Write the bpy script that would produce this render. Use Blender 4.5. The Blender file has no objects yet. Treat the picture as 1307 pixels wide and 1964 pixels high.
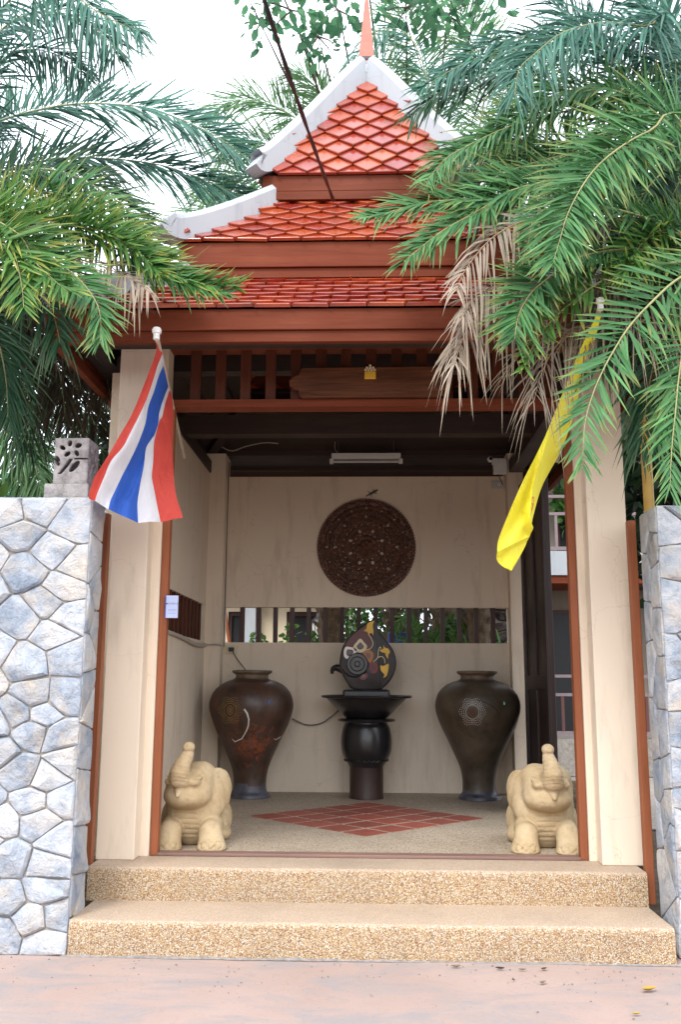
import bpy, bmesh, math, random
import numpy as np
from mathutils import Vector, Matrix, noise as mnoise

# ---------------------------------------------------------------- camera, sky, sun, exposure
sc = bpy.context.scene
COL = sc.collection
cam_data = bpy.data.cameras.new('camera')
cam = bpy.data.objects.new('camera', cam_data)
COL.objects.link(cam)
cam_data.sensor_fit = 'VERTICAL'
cam_data.sensor_height = 36.0
cam_data.lens = 32.3708
cam_data.clip_start = 0.05
cam_data.clip_end = 3000.0
cam.matrix_world = Matrix(((0.9994762, 0.0006336, 0.0323569, 0.0000000), (0.0319285, -0.1826142, -0.9826661, 0.0000000), (0.0052862, 0.9831844, -0.1825388, 1.5000000), (0.0000000, 0.0000000, 0.0000000, 1.0000000)))
sc.camera = cam

SUN_EL, SUN_AZ = math.radians(51), math.radians(-24)     # azimuth from straight behind the camera, towards its left
world = bpy.data.worlds.new('World')
sc.world = world
world.use_nodes = True
wn, wl = world.node_tree.nodes, world.node_tree.links
wn.clear()
w_out = wn.new('ShaderNodeOutputWorld')
w_bg = wn.new('ShaderNodeBackground')
w_sky = wn.new('ShaderNodeTexSky')
w_sky.sky_type = 'NISHITA'
w_sky.sun_disc = False
w_sky.sun_elevation = SUN_EL
w_sky.sun_rotation = math.radians(180) + SUN_AZ
w_sky.dust_density = 3.0
w_sky.air_density = 1.0
# thin bright cloud layer all over the sky
w_tc = wn.new('ShaderNodeTexCoord')
w_noise = wn.new('ShaderNodeTexNoise')
w_noise.inputs['Scale'].default_value = 2.2
w_noise.inputs['Detail'].default_value = 4
w_ramp = wn.new('ShaderNodeMapRange')
w_ramp.inputs['From Min'].default_value = 0.35
w_ramp.inputs['From Max'].default_value = 0.65
w_ramp.inputs['To Min'].default_value = 0.55
w_ramp.inputs['To Max'].default_value = 0.85
w_mix = wn.new('ShaderNodeMix')
w_mix.data_type = 'RGBA'
w_mix.inputs['B'].default_value = (10.5, 11.0, 11.8, 1)
wl.new(w_tc.outputs['Generated'], w_noise.inputs['Vector'])
wl.new(w_noise.outputs['Fac'], w_ramp.inputs['Value'])
wl.new(w_ramp.outputs['Result'], w_mix.inputs['Factor'])
wl.new(w_sky.outputs['Color'], w_mix.inputs['A'])
wl.new(w_mix.outputs['Result'], w_bg.inputs['Color'])
w_bg.inputs['Strength'].default_value = 0.15
wl.new(w_bg.outputs['Background'], w_out.inputs['Surface'])

sun_data = bpy.data.lights.new('sun', 'SUN')
sun_data.energy = 1.5
sun_data.angle = math.radians(16)
sun_data.color = (1.0, 0.96, 0.90)
sun = bpy.data.objects.new('sun', sun_data)
COL.objects.link(sun)
_sd = Vector((math.sin(SUN_AZ) * math.cos(SUN_EL), -math.cos(SUN_AZ) * math.cos(SUN_EL), math.sin(SUN_EL)))
sun.rotation_euler = _sd.to_track_quat('Z', 'Y').to_euler()

sc.view_settings.view_transform = 'Standard'
sc.view_settings.look = 'None'
sc.view_settings.gamma = 1.0
sc.view_settings.use_curve_mapping = False
sc.view_settings.exposure = 0.95
sc.render.engine = 'CYCLES'
sc.cycles.max_bounces = 12
sc.cycles.diffuse_bounces = 9
sc.cycles.transparent_max_bounces = 6
sc.cycles.caustics_reflective = False
sc.cycles.caustics_refractive = False
sc.cycles.sample_clamp_indirect = 6.0
sc.cycles.use_denoising = True

rnd = random.Random(11)
PI = math.pi

# ---------------------------------------------------------------- helpers
def tag(o, label=None, cat=None, group=None, kind=None):
    if label: o['label'] = label
    if cat: o['category'] = cat
    if group: o['group'] = group
    if kind: o['kind'] = kind
    return o

def empty(name, loc=(0, 0, 0), rz=0.0, label=None, cat=None, group=None, kind=None):
    o = bpy.data.objects.new(name, None)
    o.empty_display_size = 0.1
    COL.objects.link(o)
    o.location = loc
    o.rotation_euler = (0, 0, rz)
    return tag(o, label, cat, group, kind)

def link(name, me, mat=None, parent=None, loc=None):
    if mat is not None and not me.materials:
        for m in (mat if isinstance(mat, (list, tuple)) else [mat]):
            me.materials.append(m)
    o = bpy.data.objects.new(name, me)
    COL.objects.link(o)
    if parent is not None: o.parent = parent
    if loc is not None: o.location = loc
    return o

def mesh(name, verts, faces, smooth=False, mats=None):
    me = bpy.data.meshes.new(name)
    me.from_pydata([tuple(v) for v in verts], [], [tuple(f) for f in faces])
    if smooth: me.polygons.foreach_set('use_smooth', [True] * len(me.polygons))
    if mats is not None: me.polygons.foreach_set('material_index', mats)
    me.update()
    return me

class MB:
    """collects simple solids in one mesh"""
    def __init__(s): s.v = []; s.f = []; s.m = []; s.mi = 0
    def add(s, verts, faces):
        n = len(s.v)
        s.v += [tuple(v) for v in verts]
        s.f += [tuple(i + n for i in f) for f in faces]
        s.m += [s.mi] * len(faces)
        return s
    def box(s, x0, x1, y0, y1, z0, z1, b=0.0):
        if b <= 0:
            return s.add([(x0,y0,z0),(x1,y0,z0),(x1,y1,z0),(x0,y1,z0),(x0,y0,z1),(x1,y0,z1),(x1,y1,z1),(x0,y1,z1)],
                         [(0,3,2,1),(4,5,6,7),(0,1,5,4),(1,2,6,5),(2,3,7,6),(3,0,4,7)])
        bm = bmesh.new()
        bmesh.ops.create_cube(bm, size=1.0)
        for v in bm.verts:
            v.co = Vector(((x0+x1)/2 + v.co.x*(x1-x0), (y0+y1)/2 + v.co.y*(y1-y0), (z0+z1)/2 + v.co.z*(z1-z0)))
        bmesh.ops.bevel(bm, geom=bm.edges[:], offset=b, segments=2, profile=0.5, affect='EDGES')
        bm.verts.index_update()
        s.add([v.co for v in bm.verts], [[v.index for v in f.verts] for f in bm.faces])
        bm.free()
        return s
    def tube(s, pts, r, n=8, caps=True):
        pts = [Vector(p) for p in pts]
        rs = r if isinstance(r, (list, tuple)) else [r] * len(pts)
        base = len(s.v); vs = []; fs = []
        ref = None
        for i, p in enumerate(pts):
            t = (pts[min(i+1, len(pts)-1)] - pts[max(i-1, 0)]).normalized()
            if ref is None:
                ref = t.orthogonal().normalized()
            ref = (ref - t * ref.dot(t)).normalized()
            b = t.cross(ref)
            for k in range(n):
                a = 2*PI*k/n
                vs.append(p + (ref*math.cos(a) + b*math.sin(a)) * rs[i])
        for i in range(len(pts)-1):
            for k in range(n):
                fs.append((i*n+k, i*n+(k+1) % n, (i+1)*n+(k+1) % n, (i+1)*n+k))
        if caps:
            fs.append(tuple(range(n-1, -1, -1)))
            fs.append(tuple((len(pts)-1)*n + k for k in range(n)))
        return s.add(vs, fs)
    def lathe(s, prof, n=32, c=(0, 0, 0), sx=1.0, sy=1.0):
        vs = []; fs = []
        for (r, z) in prof:
            for k in range(n):
                a = 2*PI*k/n
                vs.append((c[0] + r*sx*math.cos(a), c[1] + r*sy*math.sin(a), c[2] + z))
        for i in range(len(prof)-1):
            for k in range(n):
                fs.append((i*n+k, i*n+(k+1) % n, (i+1)*n+(k+1) % n, (i+1)*n+k))
        fs.append(tuple(range(n-1, -1, -1)))
        fs.append(tuple((len(prof)-1)*n + k for k in range(n)))
        return s.add(vs, fs)
    def ball(s, c, r, n=10, m=7, sx=1, sy=1, sz=1):
        vs = [(c[0], c[1], c[2]-r*sz)]; fs = []
        for i in range(1, m):
            ph = -PI/2 + PI*i/m
            for k in range(n):
                a = 2*PI*k/n
                vs.append((c[0]+r*sx*math.cos(ph)*math.cos(a), c[1]+r*sy*math.cos(ph)*math.sin(a), c[2]+r*sz*math.sin(ph)))
        vs.append((c[0], c[1], c[2]+r*sz))
        L = len(vs)-1
        for k in range(n):
            fs.append((0, 1+(k+1) % n, 1+k))
            fs.append((L, L-n+k, L-n+(k+1) % n))
        for i in range(m-2):
            for k in range(n):
                fs.append((1+i*n+k, 1+i*n+(k+1) % n, 1+(i+1)*n+(k+1) % n, 1+(i+1)*n+k))
        return s.add(vs, fs)
    def prism_y(s, outline, y0, y1, inset=0.0):
        """outline: (x, z) counter-clockwise seen from -y; y0 front, y1 back; inset bevels the front rim"""
        n = len(outline)
        o = [Vector((p[0], p[1])) for p in outline]
        ring = [(p.x, y1, p.y) for p in o]
        rings = [ring]
        if inset > 0:
            ins = inset_outline(o, inset)
            rings.append([(p.x, y0 + inset, p.y) for p in o])
            rings.append([(p.x, y0 + inset*0.3, p.y) for p in inset_outline(o, inset*0.4)])
            rings.append([(p.x, y0, p.y) for p in ins])
        else:
            rings.append([(p.x, y0, p.y) for p in o])
        vs = [v for r in rings for v in r]; fs = [tuple(range(n-1, -1, -1))]
        for i in range(len(rings)-1):
            for k in range(n):
                fs.append((i*n+k, i*n+(k+1) % n, (i+1)*n+(k+1) % n, (i+1)*n+k))
        fs.append(tuple((len(rings)-1)*n+k for k in range(n)))
        return s.add(vs, fs)
    def sweep(s, pts, prof, up=(0, 0, 1)):
        """prof: list of (side, up) closed polygon"""
        pts = [Vector(p) for p in pts]; up = Vector(up); n = len(prof); vs = []; fs = []
        for i, p in enumerate(pts):
            t = (pts[min(i+1, len(pts)-1)] - pts[max(i-1, 0)]).normalized()
            side = t.cross(up).normalized(); u = side.cross(t)
            for (a, b) in prof: vs.append(p + side*a + u*b)
        for i in range(len(pts)-1):
            for k in range(n):
                fs.append((i*n+k, i*n+(k+1) % n, (i+1)*n+(k+1) % n, (i+1)*n+k))
        fs.append(tuple(range(n-1, -1, -1))); fs.append(tuple((len(pts)-1)*n+k for k in range(n)))
        return s.add(vs, fs)
    def build(s, name, mat, parent=None, smooth=False, loc=None, kind=None):
        me = mesh(name, s.v, s.f, smooth, s.m)
        if smooth: 
            me.set_sharp_from_angle(angle=math.radians(42))
        bm = bmesh.new(); bm.from_mesh(me); bmesh.ops.recalc_face_normals(bm, faces=bm.faces[:]); bm.to_mesh(me); bm.free()
        o = link(name, me, mat, parent, loc)
        if kind: o['kind'] = kind
        return o

def inset_outline(o, d):
    n = len(o); out = []
    area = sum(o[i].x*o[(i+1) % n].y - o[(i+1) % n].x*o[i].y for i in range(n))
    sg = 1 if area > 0 else -1
    for i in range(n):
        a, b, c = o[i-1], o[i], o[(i+1) % n]
        e1 = (b-a).normalized(); e2 = (c-b).normalized()
        n1 = Vector((-e1.y, e1.x))*sg; n2 = Vector((-e2.y, e2.x))*sg
        m = (n1+n2)
        if m.length < 1e-6: m = n1
        m.normalize()
        out.append(b + m*min(d/max(0.45, m.dot(n1)), d*1.8))
    return out

def smooth_closed(pts, k=4):
    """Catmull-Rom through closed points"""
    n = len(pts); out = []
    for i in range(n):
        p0, p1, p2, p3 = (Vector(pts[(i+j-1) % n]) for j in range(4))
        for q in range(k):
            t = q/k
            out.append(0.5*((2*p1) + (p2-p0)*t + (2*p0-5*p1+4*p2-p3)*t*t + (3*p1-p0-3*p2+p3)*t**3))
    return out

def spline(pts, k=6):
    pts = [Vector(p) for p in pts]; n = len(pts); out = []
    for i in range(n-1):
        p0, p1, p2, p3 = pts[max(i-1, 0)], pts[i], pts[i+1], pts[min(i+2, n-1)]
        for q in range(k):
            t = q/k
            out.append(0.5*((2*p1) + (p2-p0)*t + (2*p0-5*p1+4*p2-p3)*t*t + (3*p1-p0-3*p2+p3)*t**3))
    out.append(pts[-1])
    return out

# ---------------------------------------------------------------- signed distance solids -> mesh (naive surface nets)
def surface_nets(F, org, h):
    S = F < 0
    nx, ny, nz = F.shape
    acc = np.zeros((nx-1, ny-1, nz-1, 3)); cnt = np.zeros((nx-1, ny-1, nz-1))
    def c(a, dx, dy, dz): return a[dx:nx-1+dx, dy:ny-1+dy, dz:nz-1+dz]
    corners = [(i, j, k) for i in (0, 1) for j in (0, 1) for k in (0, 1)]
    for a in corners:
        for ax in range(3):
            if a[ax] == 0:
                b = list(a); b[ax] = 1
                fa, fb = c(F, *a), c(F, *b)
                cross = c(S, *a) != c(S, *b)
                t = np.where(cross, fa/np.where(cross, fa-fb, 1), 0)
                for d in range(3):
                    acc[..., d] += np.where(cross, a[d] + (t if d == ax else 0), 0)
                cnt += cross
    act = cnt > 0
    idx = -np.ones(act.shape, int); idx[act] = np.arange(act.sum())
    pos = np.argwhere(act) + acc[act]/cnt[act][:, None]
    V = np.array(org) + pos*h
    faces = []
    for ax in range(3):
        sl = [slice(None)]*3; sh = [slice(None)]*3
        sl[ax] = slice(0, -1); sh[ax] = slice(1, None)
        A, B = S[tuple(sl)], S[tuple(sh)]
        cr = np.argwhere(A != B)
        u, v = (ax+1) % 3, (ax+2) % 3
        ok = (cr[:, u] > 0) & (cr[:, v] > 0) & (cr[:, u] < act.shape[u]) & (cr[:, v] < act.shape[v])
        cr = cr[ok]
        ins = A[tuple(cr.T)]
        q = []
        for du, dv in ((-1, -1), (0, -1), (0, 0), (-1, 0)):
            p = cr.copy(); p[:, u] += du; p[:, v] += dv
            q.append(idx[tuple(p.T)])
        q = np.stack(q, 1)
        q[~ins] = q[~ins][:, ::-1]
        faces.append(q)
    return V, np.concatenate(faces)

def sdf_mesh(name, fn, lo, hi, h, smooth=True):
    ax = [np.arange(lo[i]-2*h, hi[i]+2*h, h) for i in range(3)]
    X, Y, Z = np.meshgrid(*ax, indexing='ij')
    V, Fc = surface_nets(fn(X, Y, Z), (ax[0][0], ax[1][0], ax[2][0]), h)
    me = bpy.data.meshes.new(name)
    me.from_pydata(V.tolist(), [], Fc.tolist())
    if smooth: me.polygons.foreach_set('use_smooth', [True]*len(me.polygons))
    me.update()
    return me

def sm(a, b, k):
    h = np.clip(0.5 + 0.5*(b-a)/k, 0, 1)
    return b*(1-h) + a*h - k*h*(1-h)
def s_ell(X, Y, Z, c, r, rz=0.0, rx=0.0):
    x, y, z = X-c[0], Y-c[1], Z-c[2]
    if rz:
        ca, sa = math.cos(rz), math.sin(rz); x, y = ca*x+sa*y, -sa*x+ca*y
    if rx:
        ca, sa = math.cos(rx), math.sin(rx); y, z = ca*y+sa*z, -sa*y+ca*z
    k0 = np.sqrt((x/r[0])**2+(y/r[1])**2+(z/r[2])**2)
    k1 = np.sqrt((x/r[0]**2)**2+(y/r[1]**2)**2+(z/r[2]**2)**2)+1e-9
    return k0*(k0-1)/k1
def s_cap(X, Y, Z, a, b, ra, rb):
    a = np.array(a, float); b = np.array(b, float); d = b-a; L = d@d
    t = np.clip(((X-a[0])*d[0]+(Y-a[1])*d[1]+(Z-a[2])*d[2])/L, 0, 1)
    return np.sqrt((X-a[0]-t*d[0])**2+(Y-a[1]-t*d[1])**2+(Z-a[2]-t*d[2])**2) - (ra+(rb-ra)*t)

# ---------------------------------------------------------------- materials
class NT:
    def __init__(s, name):
        s.m = bpy.data.materials.new(name); s.m.use_nodes = True
        s.n, s.l = s.m.node_tree.nodes, s.m.node_tree.links
        s.b = s.n['Principled BSDF']
        s.tc = s.n.new('ShaderNodeTexCoord')
    def node(s, t, **kw):
        n = s.n.new(t)
        for k, v in kw.items():
            if k in n.inputs: 
                if hasattr(v, 'is_linked'): s.l.new(v, n.inputs[k])
                else: n.inputs[k].default_value = v
            else: setattr(n, k, v)
        return n
    def coord(s, scale=(1, 1, 1), kind='Object', world=False):
        src = s.node('ShaderNodeNewGeometry').outputs['Position'] if world else s.tc.outputs[kind]
        mp = s.node('ShaderNodeMapping'); s.l.new(src, mp.inputs['Vector'])
        mp.inputs['Scale'].default_value = scale
        return mp.outputs['Vector']
    def noise(s, vec, scale, detail=4, rough=0.55, dist=0.0):
        n = s.node('ShaderNodeTexNoise', Scale=scale, Detail=detail, Roughness=rough, Distortion=dist)
        s.l.new(vec, n.inputs['Vector']); return n.outputs['Fac']
    def ramp(s, fac, stops, interp='LINEAR'):
        r = s.n.new('ShaderNodeValToRGB'); s.l.new(fac, r.inputs['Fac'])
        e = r.color_ramp.elements; r.color_ramp.interpolation = interp
        while len(e) > 1: e.remove(e[-1])
        for i, (p, c) in enumerate(stops):
            el = e[0] if i == 0 else e.new(p)
            el.position = p; el.color = (*c, 1) if len(c) == 3 else c
        return r.outputs['Color']
    def mix(s, fac, a, b, mode='MIX'):
        n = s.n.new('ShaderNodeMix'); n.data_type = 'RGBA'; n.blend_type = mode
        for k, v in (('Factor', fac), ('A', a), ('B', b)):
            if hasattr(v, 'is_linked'): s.l.new(v, n.inputs[k])
            elif k == 'Factor': n.inputs[k].default_value = v
            else: n.inputs[k].default_value = (*v, 1) if len(v) == 3 else v
        return n.outputs['Result']
    def maprange(s, v, a, b, c, d):
        n = s.node('ShaderNodeMapRange'); s.l.new(v, n.inputs['Value'])
        for k, x in (('From Min', a), ('From Max', b), ('To Min', c), ('To Max', d)): n.inputs[k].default_value = x
        return n.outputs['Result']
    def rand(s): return s.node('ShaderNodeObjectInfo').outputs['Random']
    def done(s, color, rough=0.6, bump=None, bs=0.3, bd=0.01, spec=0.5, **kw):
        for k, v in (('Base Color', color), ('Roughness', rough), ('Specular IOR Level', spec)):
            if hasattr(v, 'is_linked'): s.l.new(v, s.b.inputs[k])
            else: s.b.inputs[k].default_value = (*v, 1) if isinstance(v, tuple) and len(v) == 3 else v
        for k, v in kw.items(): s.b.inputs[k.replace('_', ' ')].default_value = v
        if bump is not None:
            bn = s.node('ShaderNodeBump', Strength=bs, Distance=bd)
            s.l.new(bump, bn.inputs['Height']); s.l.new(bn.outputs['Normal'], s.b.inputs['Normal'])
        return s.m

def m_noise(name, c1, c2, scale=6, rough=0.6, detail=5, bs=0.2, bd=0.01, spec=0.5, stretch=(1, 1, 1), lo=0.3, hi=0.7, world=False, rj=0.0, **kw):
    t = NT(name); v = t.coord(stretch, world=world)
    f = t.noise(v, scale, detail, 0.6)
    col = t.ramp(f, [(lo, c1), (hi, c2)])
    if rj > 0:
        hv = t.node('ShaderNodeHueSaturation'); t.l.new(col, hv.inputs['Color'])
        t.l.new(t.maprange(t.rand(), 0, 1, 1-rj, 1+rj), hv.inputs['Value']); col = hv.outputs['Color']
    f2 = t.noise(v, scale*5, 5, 0.6)
    return t.done(col, rough, f2, bs, bd, spec, **kw)

def m_plain(name, c, rough=0.5, **kw):
    d = tuple(x*0.86 for x in c)
    return m_noise(name, d, c, 9, rough, 4, 0.06, 0.004, **kw)

def m_wood(name, c1, c2, axis='X', rough=0.45, sc_=1.0, spec=0.5, bs=0.25):
    st = {'X': (0.6, 9, 9), 'Y': (9, 0.6, 9), 'Z': (9, 9, 0.6)}[axis]
    t = NT(name); v = t.coord(st, world=True)
    f = t.noise(v, 2.2*sc_, 7, 0.62, 0.6)
    f2 = t.noise(t.coord((1, 1, 1), world=True), 1.1, 3)
    fine = t.noise(t.coord(tuple(q*4 for q in st), world=True), 2.0*sc_, 5, 0.7)
    a = t.ramp(f, [(0.3, c1), (0.7, c2)])
    b = t.mix(t.maprange(f2, 0.35, 0.7, 0, 0.45), a, tuple(x*0.72 for x in c1))
    b = t.mix(t.maprange(fine, 0.55, 0.75, 0, 0.35), b, tuple(x*0.55 for x in c1))
    hv = t.node('ShaderNodeHueSaturation'); t.l.new(b, hv.inputs['Color'])
    t.l.new(t.maprange(t.rand(), 0, 1, 0.85, 1.15), hv.inputs['Value'])
    return t.done(hv.outputs['Color'], t.maprange(f2, 0.3, 0.7, rough*0.85, min(1, rough*1.25)), fine, bs, 0.004, spec)

def m_plaster(name, c, stain):
    t = NT(name); v = t.coord(world=True)
    big = t.noise(v, 0.9, 5, 0.6); mid = t.noise(t.coord((5, 5, 0.8), world=True), 1.6, 5, 0.65)
    col = t.mix(t.maprange(big, 0.4, 0.75, 0, 0.5), c, tuple(x*0.88 for x in c))
    col = t.mix(t.maprange(mid, 0.53, 0.80, 0, 0.6), col, stain)
    wob = t.node('ShaderNodeVectorMath', operation='ADD'); t.l.new(v, wob.inputs[0])
    nw = t.node('ShaderNodeTexNoise', Scale=2.5, Detail=5.0); t.l.new(v, nw.inputs['Vector']); t.l.new(nw.outputs['Color'], wob.inputs[1])
    cr = t.node('ShaderNodeTexVoronoi', Scale=0.8, feature='DISTANCE_TO_EDGE'); t.l.new(wob.outputs['Vector'], cr.inputs['Vector'])
    col = t.mix(t.maprange(cr.outputs['Distance'], 0.0, 0.0035, 0.5, 0), col, stain)
    sp = t.noise(v, 26, 3, 0.7)
    col = t.mix(t.maprange(sp, 0.70, 0.78, 0, 0.35), col, stain)
    return t.done(col, 0.75, t.noise(v, 60, 5, 0.7), 0.12, 0.004, 0.3)

def m_pebble(name, cols, scale, dark=0.55, tint=(1, 1, 1), grime=(0.20, 0.16, 0.12), worn=None):  # worn: paler, pinker tint on upward faces, painting in light from above
    t = NT(name); v = t.coord(world=True)
    vo = t.node('ShaderNodeTexVoronoi', Scale=scale); t.l.new(v, vo.inputs['Vector'])
    sep = t.node('ShaderNodeSeparateColor'); t.l.new(vo.outputs['Color'], sep.inputs['Color'])
    n = len(cols)
    col = t.ramp(sep.outputs['Red'], [(i/n, c) for i, c in enumerate(cols)], 'CONSTANT')
    e = t.maprange(vo.outputs['Distance'], 0.25, 0.75, 1.0, 1-dark)
    col = t.mix(1.0, col, e, 'MULTIPLY')
    col = t.mix(1.0, col, tint, 'MULTIPLY')
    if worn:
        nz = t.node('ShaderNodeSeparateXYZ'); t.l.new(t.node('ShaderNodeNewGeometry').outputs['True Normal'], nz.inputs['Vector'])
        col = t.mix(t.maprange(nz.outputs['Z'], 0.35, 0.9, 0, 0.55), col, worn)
    g = t.noise(v, 1.6, 6, 0.65)
    col = t.mix(t.maprange(g, 0.45, 0.75, 0, 0.42), col, grime)
    hb = t.maprange(vo.outputs['Distance'], 0.0, 0.8, 1, 0)
    return t.done(col, 0.55, hb, 0.55, 0.006, 0.4)

def m_stone(name):
    t = NT(name); v = t.coord()
    r = t.rand()
    off = t.node('ShaderNodeVectorMath', operation='ADD'); t.l.new(v, off.inputs[0])
    cmb = t.node('ShaderNodeCombineXYZ'); t.l.new(t.maprange(r, 0, 1, 0, 37), cmb.inputs['X']); t.l.new(t.maprange(r, 0, 1, 0, 91), cmb.inputs['Z'])
    t.l.new(cmb.outputs['Vector'], off.inputs[1]); p = off.outputs['Vector']
    a = t.noise(p, 5.5, 7, 0.66, 0.6)
    col = t.ramp(a, [(0.28, (0.16, 0.20, 0.27)), (0.42, (0.30, 0.35, 0.42)), (0.56, (0.43, 0.465, 0.515)), (0.74, (0.56, 0.565, 0.57))])
    warm = t.noise(p, 3.3, 5, 0.6)
    col = t.mix(t.maprange(warm, 0.47, 0.66, 0, 0.75), col, (0.58, 0.50, 0.40))
    vein = t.noise(p, 9, 6, 0.7, 1.5)
    col = t.mix(t.maprange(vein, 0.6, 0.72, 0, 0.5), col, (0.24, 0.27, 0.31))
    hv = t.node('ShaderNodeHueSaturation'); t.l.new(col, hv.inputs['Color'])
    t.l.new(t.maprange(r, 0, 1, 0.84, 1.18), hv.inputs['Value']); t.l.new(t.maprange(r, 0, 1, 1.25, 0.65), hv.inputs['Saturation'])
    b = t.noise(p, 16, 7, 0.68, 0.4)
    return t.done(hv.outputs['Color'], 0.7, b, 0.9, 0.035, 0.35)

def m_leaf(name, c1, c2, tip, tipw=0.5, trans=0.25, rough=0.45, spec=0.26):
    """attribute 'leaf': x = 0 base..1 tip, y = random per leaflet"""
    t = NT(name)
    at = t.node('ShaderNodeAttribute', attribute_name='leaf')
    sp = t.node('ShaderNodeSeparateXYZ'); t.l.new(at.outputs['Vector'], sp.inputs['Vector'])
    col = t.ramp(sp.outputs['Y'], [(0.0, c1), (1.0, c2)])
    nz = t.noise(t.coord((1, 1, 1)), 3.0, 3)
    col = t.mix(t.maprange(nz, 0.35, 0.7, 0, 0.5), col, tuple(x*0.6 for x in c1))
    mul = t.node('ShaderNodeMath', operation='MULTIPLY'); t.l.new(sp.outputs['X'], mul.inputs[0])
    t.l.new(t.maprange(sp.outputs['Z'], 0, 1, 0.75, 1.25), mul.inputs[1])
    col = t.mix(t.maprange(mul.outputs['Value'], 0.62, 1.0, 0, tipw), col, tip)
    m = t.done(col, rough, spec=spec)
    tr = t.node('ShaderNodeBsdfTranslucent'); t.l.new(col, tr.inputs['Color'])
    mx = t.node('ShaderNodeMixShader', Fac=trans)
    t.l.new(t.b.outputs['BSDF'], mx.inputs[1]); t.l.new(tr.outputs['BSDF'], mx.inputs[2])
    t.l.new(mx.outputs['Shader'], t.n['Material Output'].inputs['Surface'])
    return m

MT = {}
MT['cream'] = m_plaster('cream_plaster', (0.76, 0.645, 0.51), (0.47, 0.375, 0.275))
MT['white_plaster'] = m_plaster('white_plaster', (0.42, 0.45, 0.48), (0.22, 0.25, 0.28))
MT['fascia'] = m_wood('fascia_wood', (0.135, 0.030, 0.013), (0.20, 0.050, 0.022), 'X', 0.6, 1.0, 0.15)
MT['frame'] = m_wood('frame_wood', (0.22, 0.066, 0.026), (0.31, 0.100, 0.042), 'Z', 0.55, 1.0, 0.3)
MT['sill'] = m_wood('sill_wood', (0.19, 0.115, 0.095), (0.27, 0.15, 0.115), 'X', 0.6)
MT['slat'] = m_wood('slat_wood', (0.075, 0.020, 0.010), (0.125, 0.036, 0.016), 'Z', 0.5, 1.0, 0.25)
MT['dark_slat'] = m_wood('dark_slat_wood', (0.040, 0.013, 0.010), (0.065, 0.020, 0.014), 'Z', 0.5)
MT['dark_wood'] = m_wood('dark_beam_wood', (0.030, 0.018, 0.014), (0.055, 0.030, 0.022), 'X', 0.6)
MT['door'] = m_wood('dark_door_wood', (0.022, 0.012, 0.011), (0.042, 0.020, 0.017), 'Z', 0.45)
MT['sign'] = m_wood('sign_wood', (0.050, 0.016, 0.007), (0.17, 0.062, 0.026), 'X', 0.65, 1.5, 0.25, 0.8)
t = NT('glazed_tile'); v = t.coord(); vw = t.coord(world=True)
a = t.noise(v, 7, 5); col = t.ramp(a, [(0.3, (0.27, 0.034, 0.012)), (0.7, (0.38, 0.058, 0.021))])
hv = t.node('ShaderNodeHueSaturation'); t.l.new(col, hv.inputs['Color'])
t.l.new(t.maprange(t.rand(), 0, 1, 0.74, 1.22), hv.inputs['Value']); t.l.new(t.maprange(t.rand(), 0, 1, 0.492, 0.510), hv.inputs['Hue'])
st = t.noise(vw, 5.5, 7, 0.7); fn_ = t.noise(vw, 38, 5, 0.7)
col = t.mix(t.maprange(st, 0.54, 0.72, 0, 0.65), hv.outputs['Color'], (0.085, 0.035, 0.022))
col = t.mix(t.maprange(fn_, 0.62, 0.74, 0, 0.5), col, (0.10, 0.06, 0.045))
MT['tile'] = t.done(col, t.maprange(st, 0.35, 0.7, 0.12, 0.45), a, 0.15, 0.003, 0.5, Coat_Weight=0.3, Coat_Roughness=0.08)
MT['floor_tile'] = m_noise('clay_tile', (0.26, 0.065, 0.045), (0.36, 0.10, 0.07), 9, 0.55, 5, 0.15, 0.003, rj=0.18)
MT['stone'] = m_stone('split_limestone')
MT['mortar'] = m_noise('pale_mortar', (0.24, 0.215, 0.19), (0.42, 0.385, 0.34), 14, 0.95, 5, 0.5, 0.01, 0.2)
MT['cement'] = None
MT['step'] = m_pebble('yellow_pebble_wash', [(0.44, 0.285, 0.14), (0.54, 0.41, 0.245), (0.37, 0.20, 0.10), (0.60, 0.505, 0.37), (0.49, 0.33, 0.165), (0.23, 0.13, 0.085), (0.63, 0.56, 0.47), (0.45, 0.29, 0.15), (0.53, 0.39, 0.23)], 165, 0.42, worn=(0.54, 0.43, 0.345))  # tread tint puts the stronger top light into the colour
MT['porch'] = m_pebble('grey_pebble_wash', [(0.56, 0.43, 0.29), (0.64, 0.53, 0.40), (0.46, 0.34, 0.22), (0.68, 0.60, 0.49), (0.57, 0.46, 0.34), (0.28, 0.20, 0.15), (0.70, 0.64, 0.55)], 150, 0.38)
MT['black'] = m_noise('black_ceramic', (0.010, 0.010, 0.012), (0.022, 0.020, 0.021), 6, 0.28, 5, 0.2, 0.004)
MT['brown_pot'] = m_noise('brown_ceramic', (0.030, 0.016, 0.013), (0.060, 0.030, 0.024), 5, 0.5, 5, 0.2, 0.004)
MT['bronze'] = m_noise('carved_teak', (0.07, 0.028, 0.017), (0.145, 0.058, 0.034), 12, 0.45, 5, 0.3, 0.004)
MT['white_paint'] = m_plain('white_enamel', (0.78, 0.78, 0.76), 0.35)
MT['grey_plastic'] = m_plain('grey_plastic', (0.55, 0.55, 0.53), 0.4)
MT['cable'] = m_plain('black_rubber', (0.016, 0.018, 0.026), 0.45)
MT['pale_cable'] = m_plain('pale_cable_sheath', (0.46, 0.41, 0.35), 0.6)
MT['conduit'] = m_plain('grey_cable', (0.12, 0.11, 0.10), 0.6)
MT['gold'] = m_plain('yellow_paint', (0.72, 0.42, 0.035), 0.45)
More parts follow.
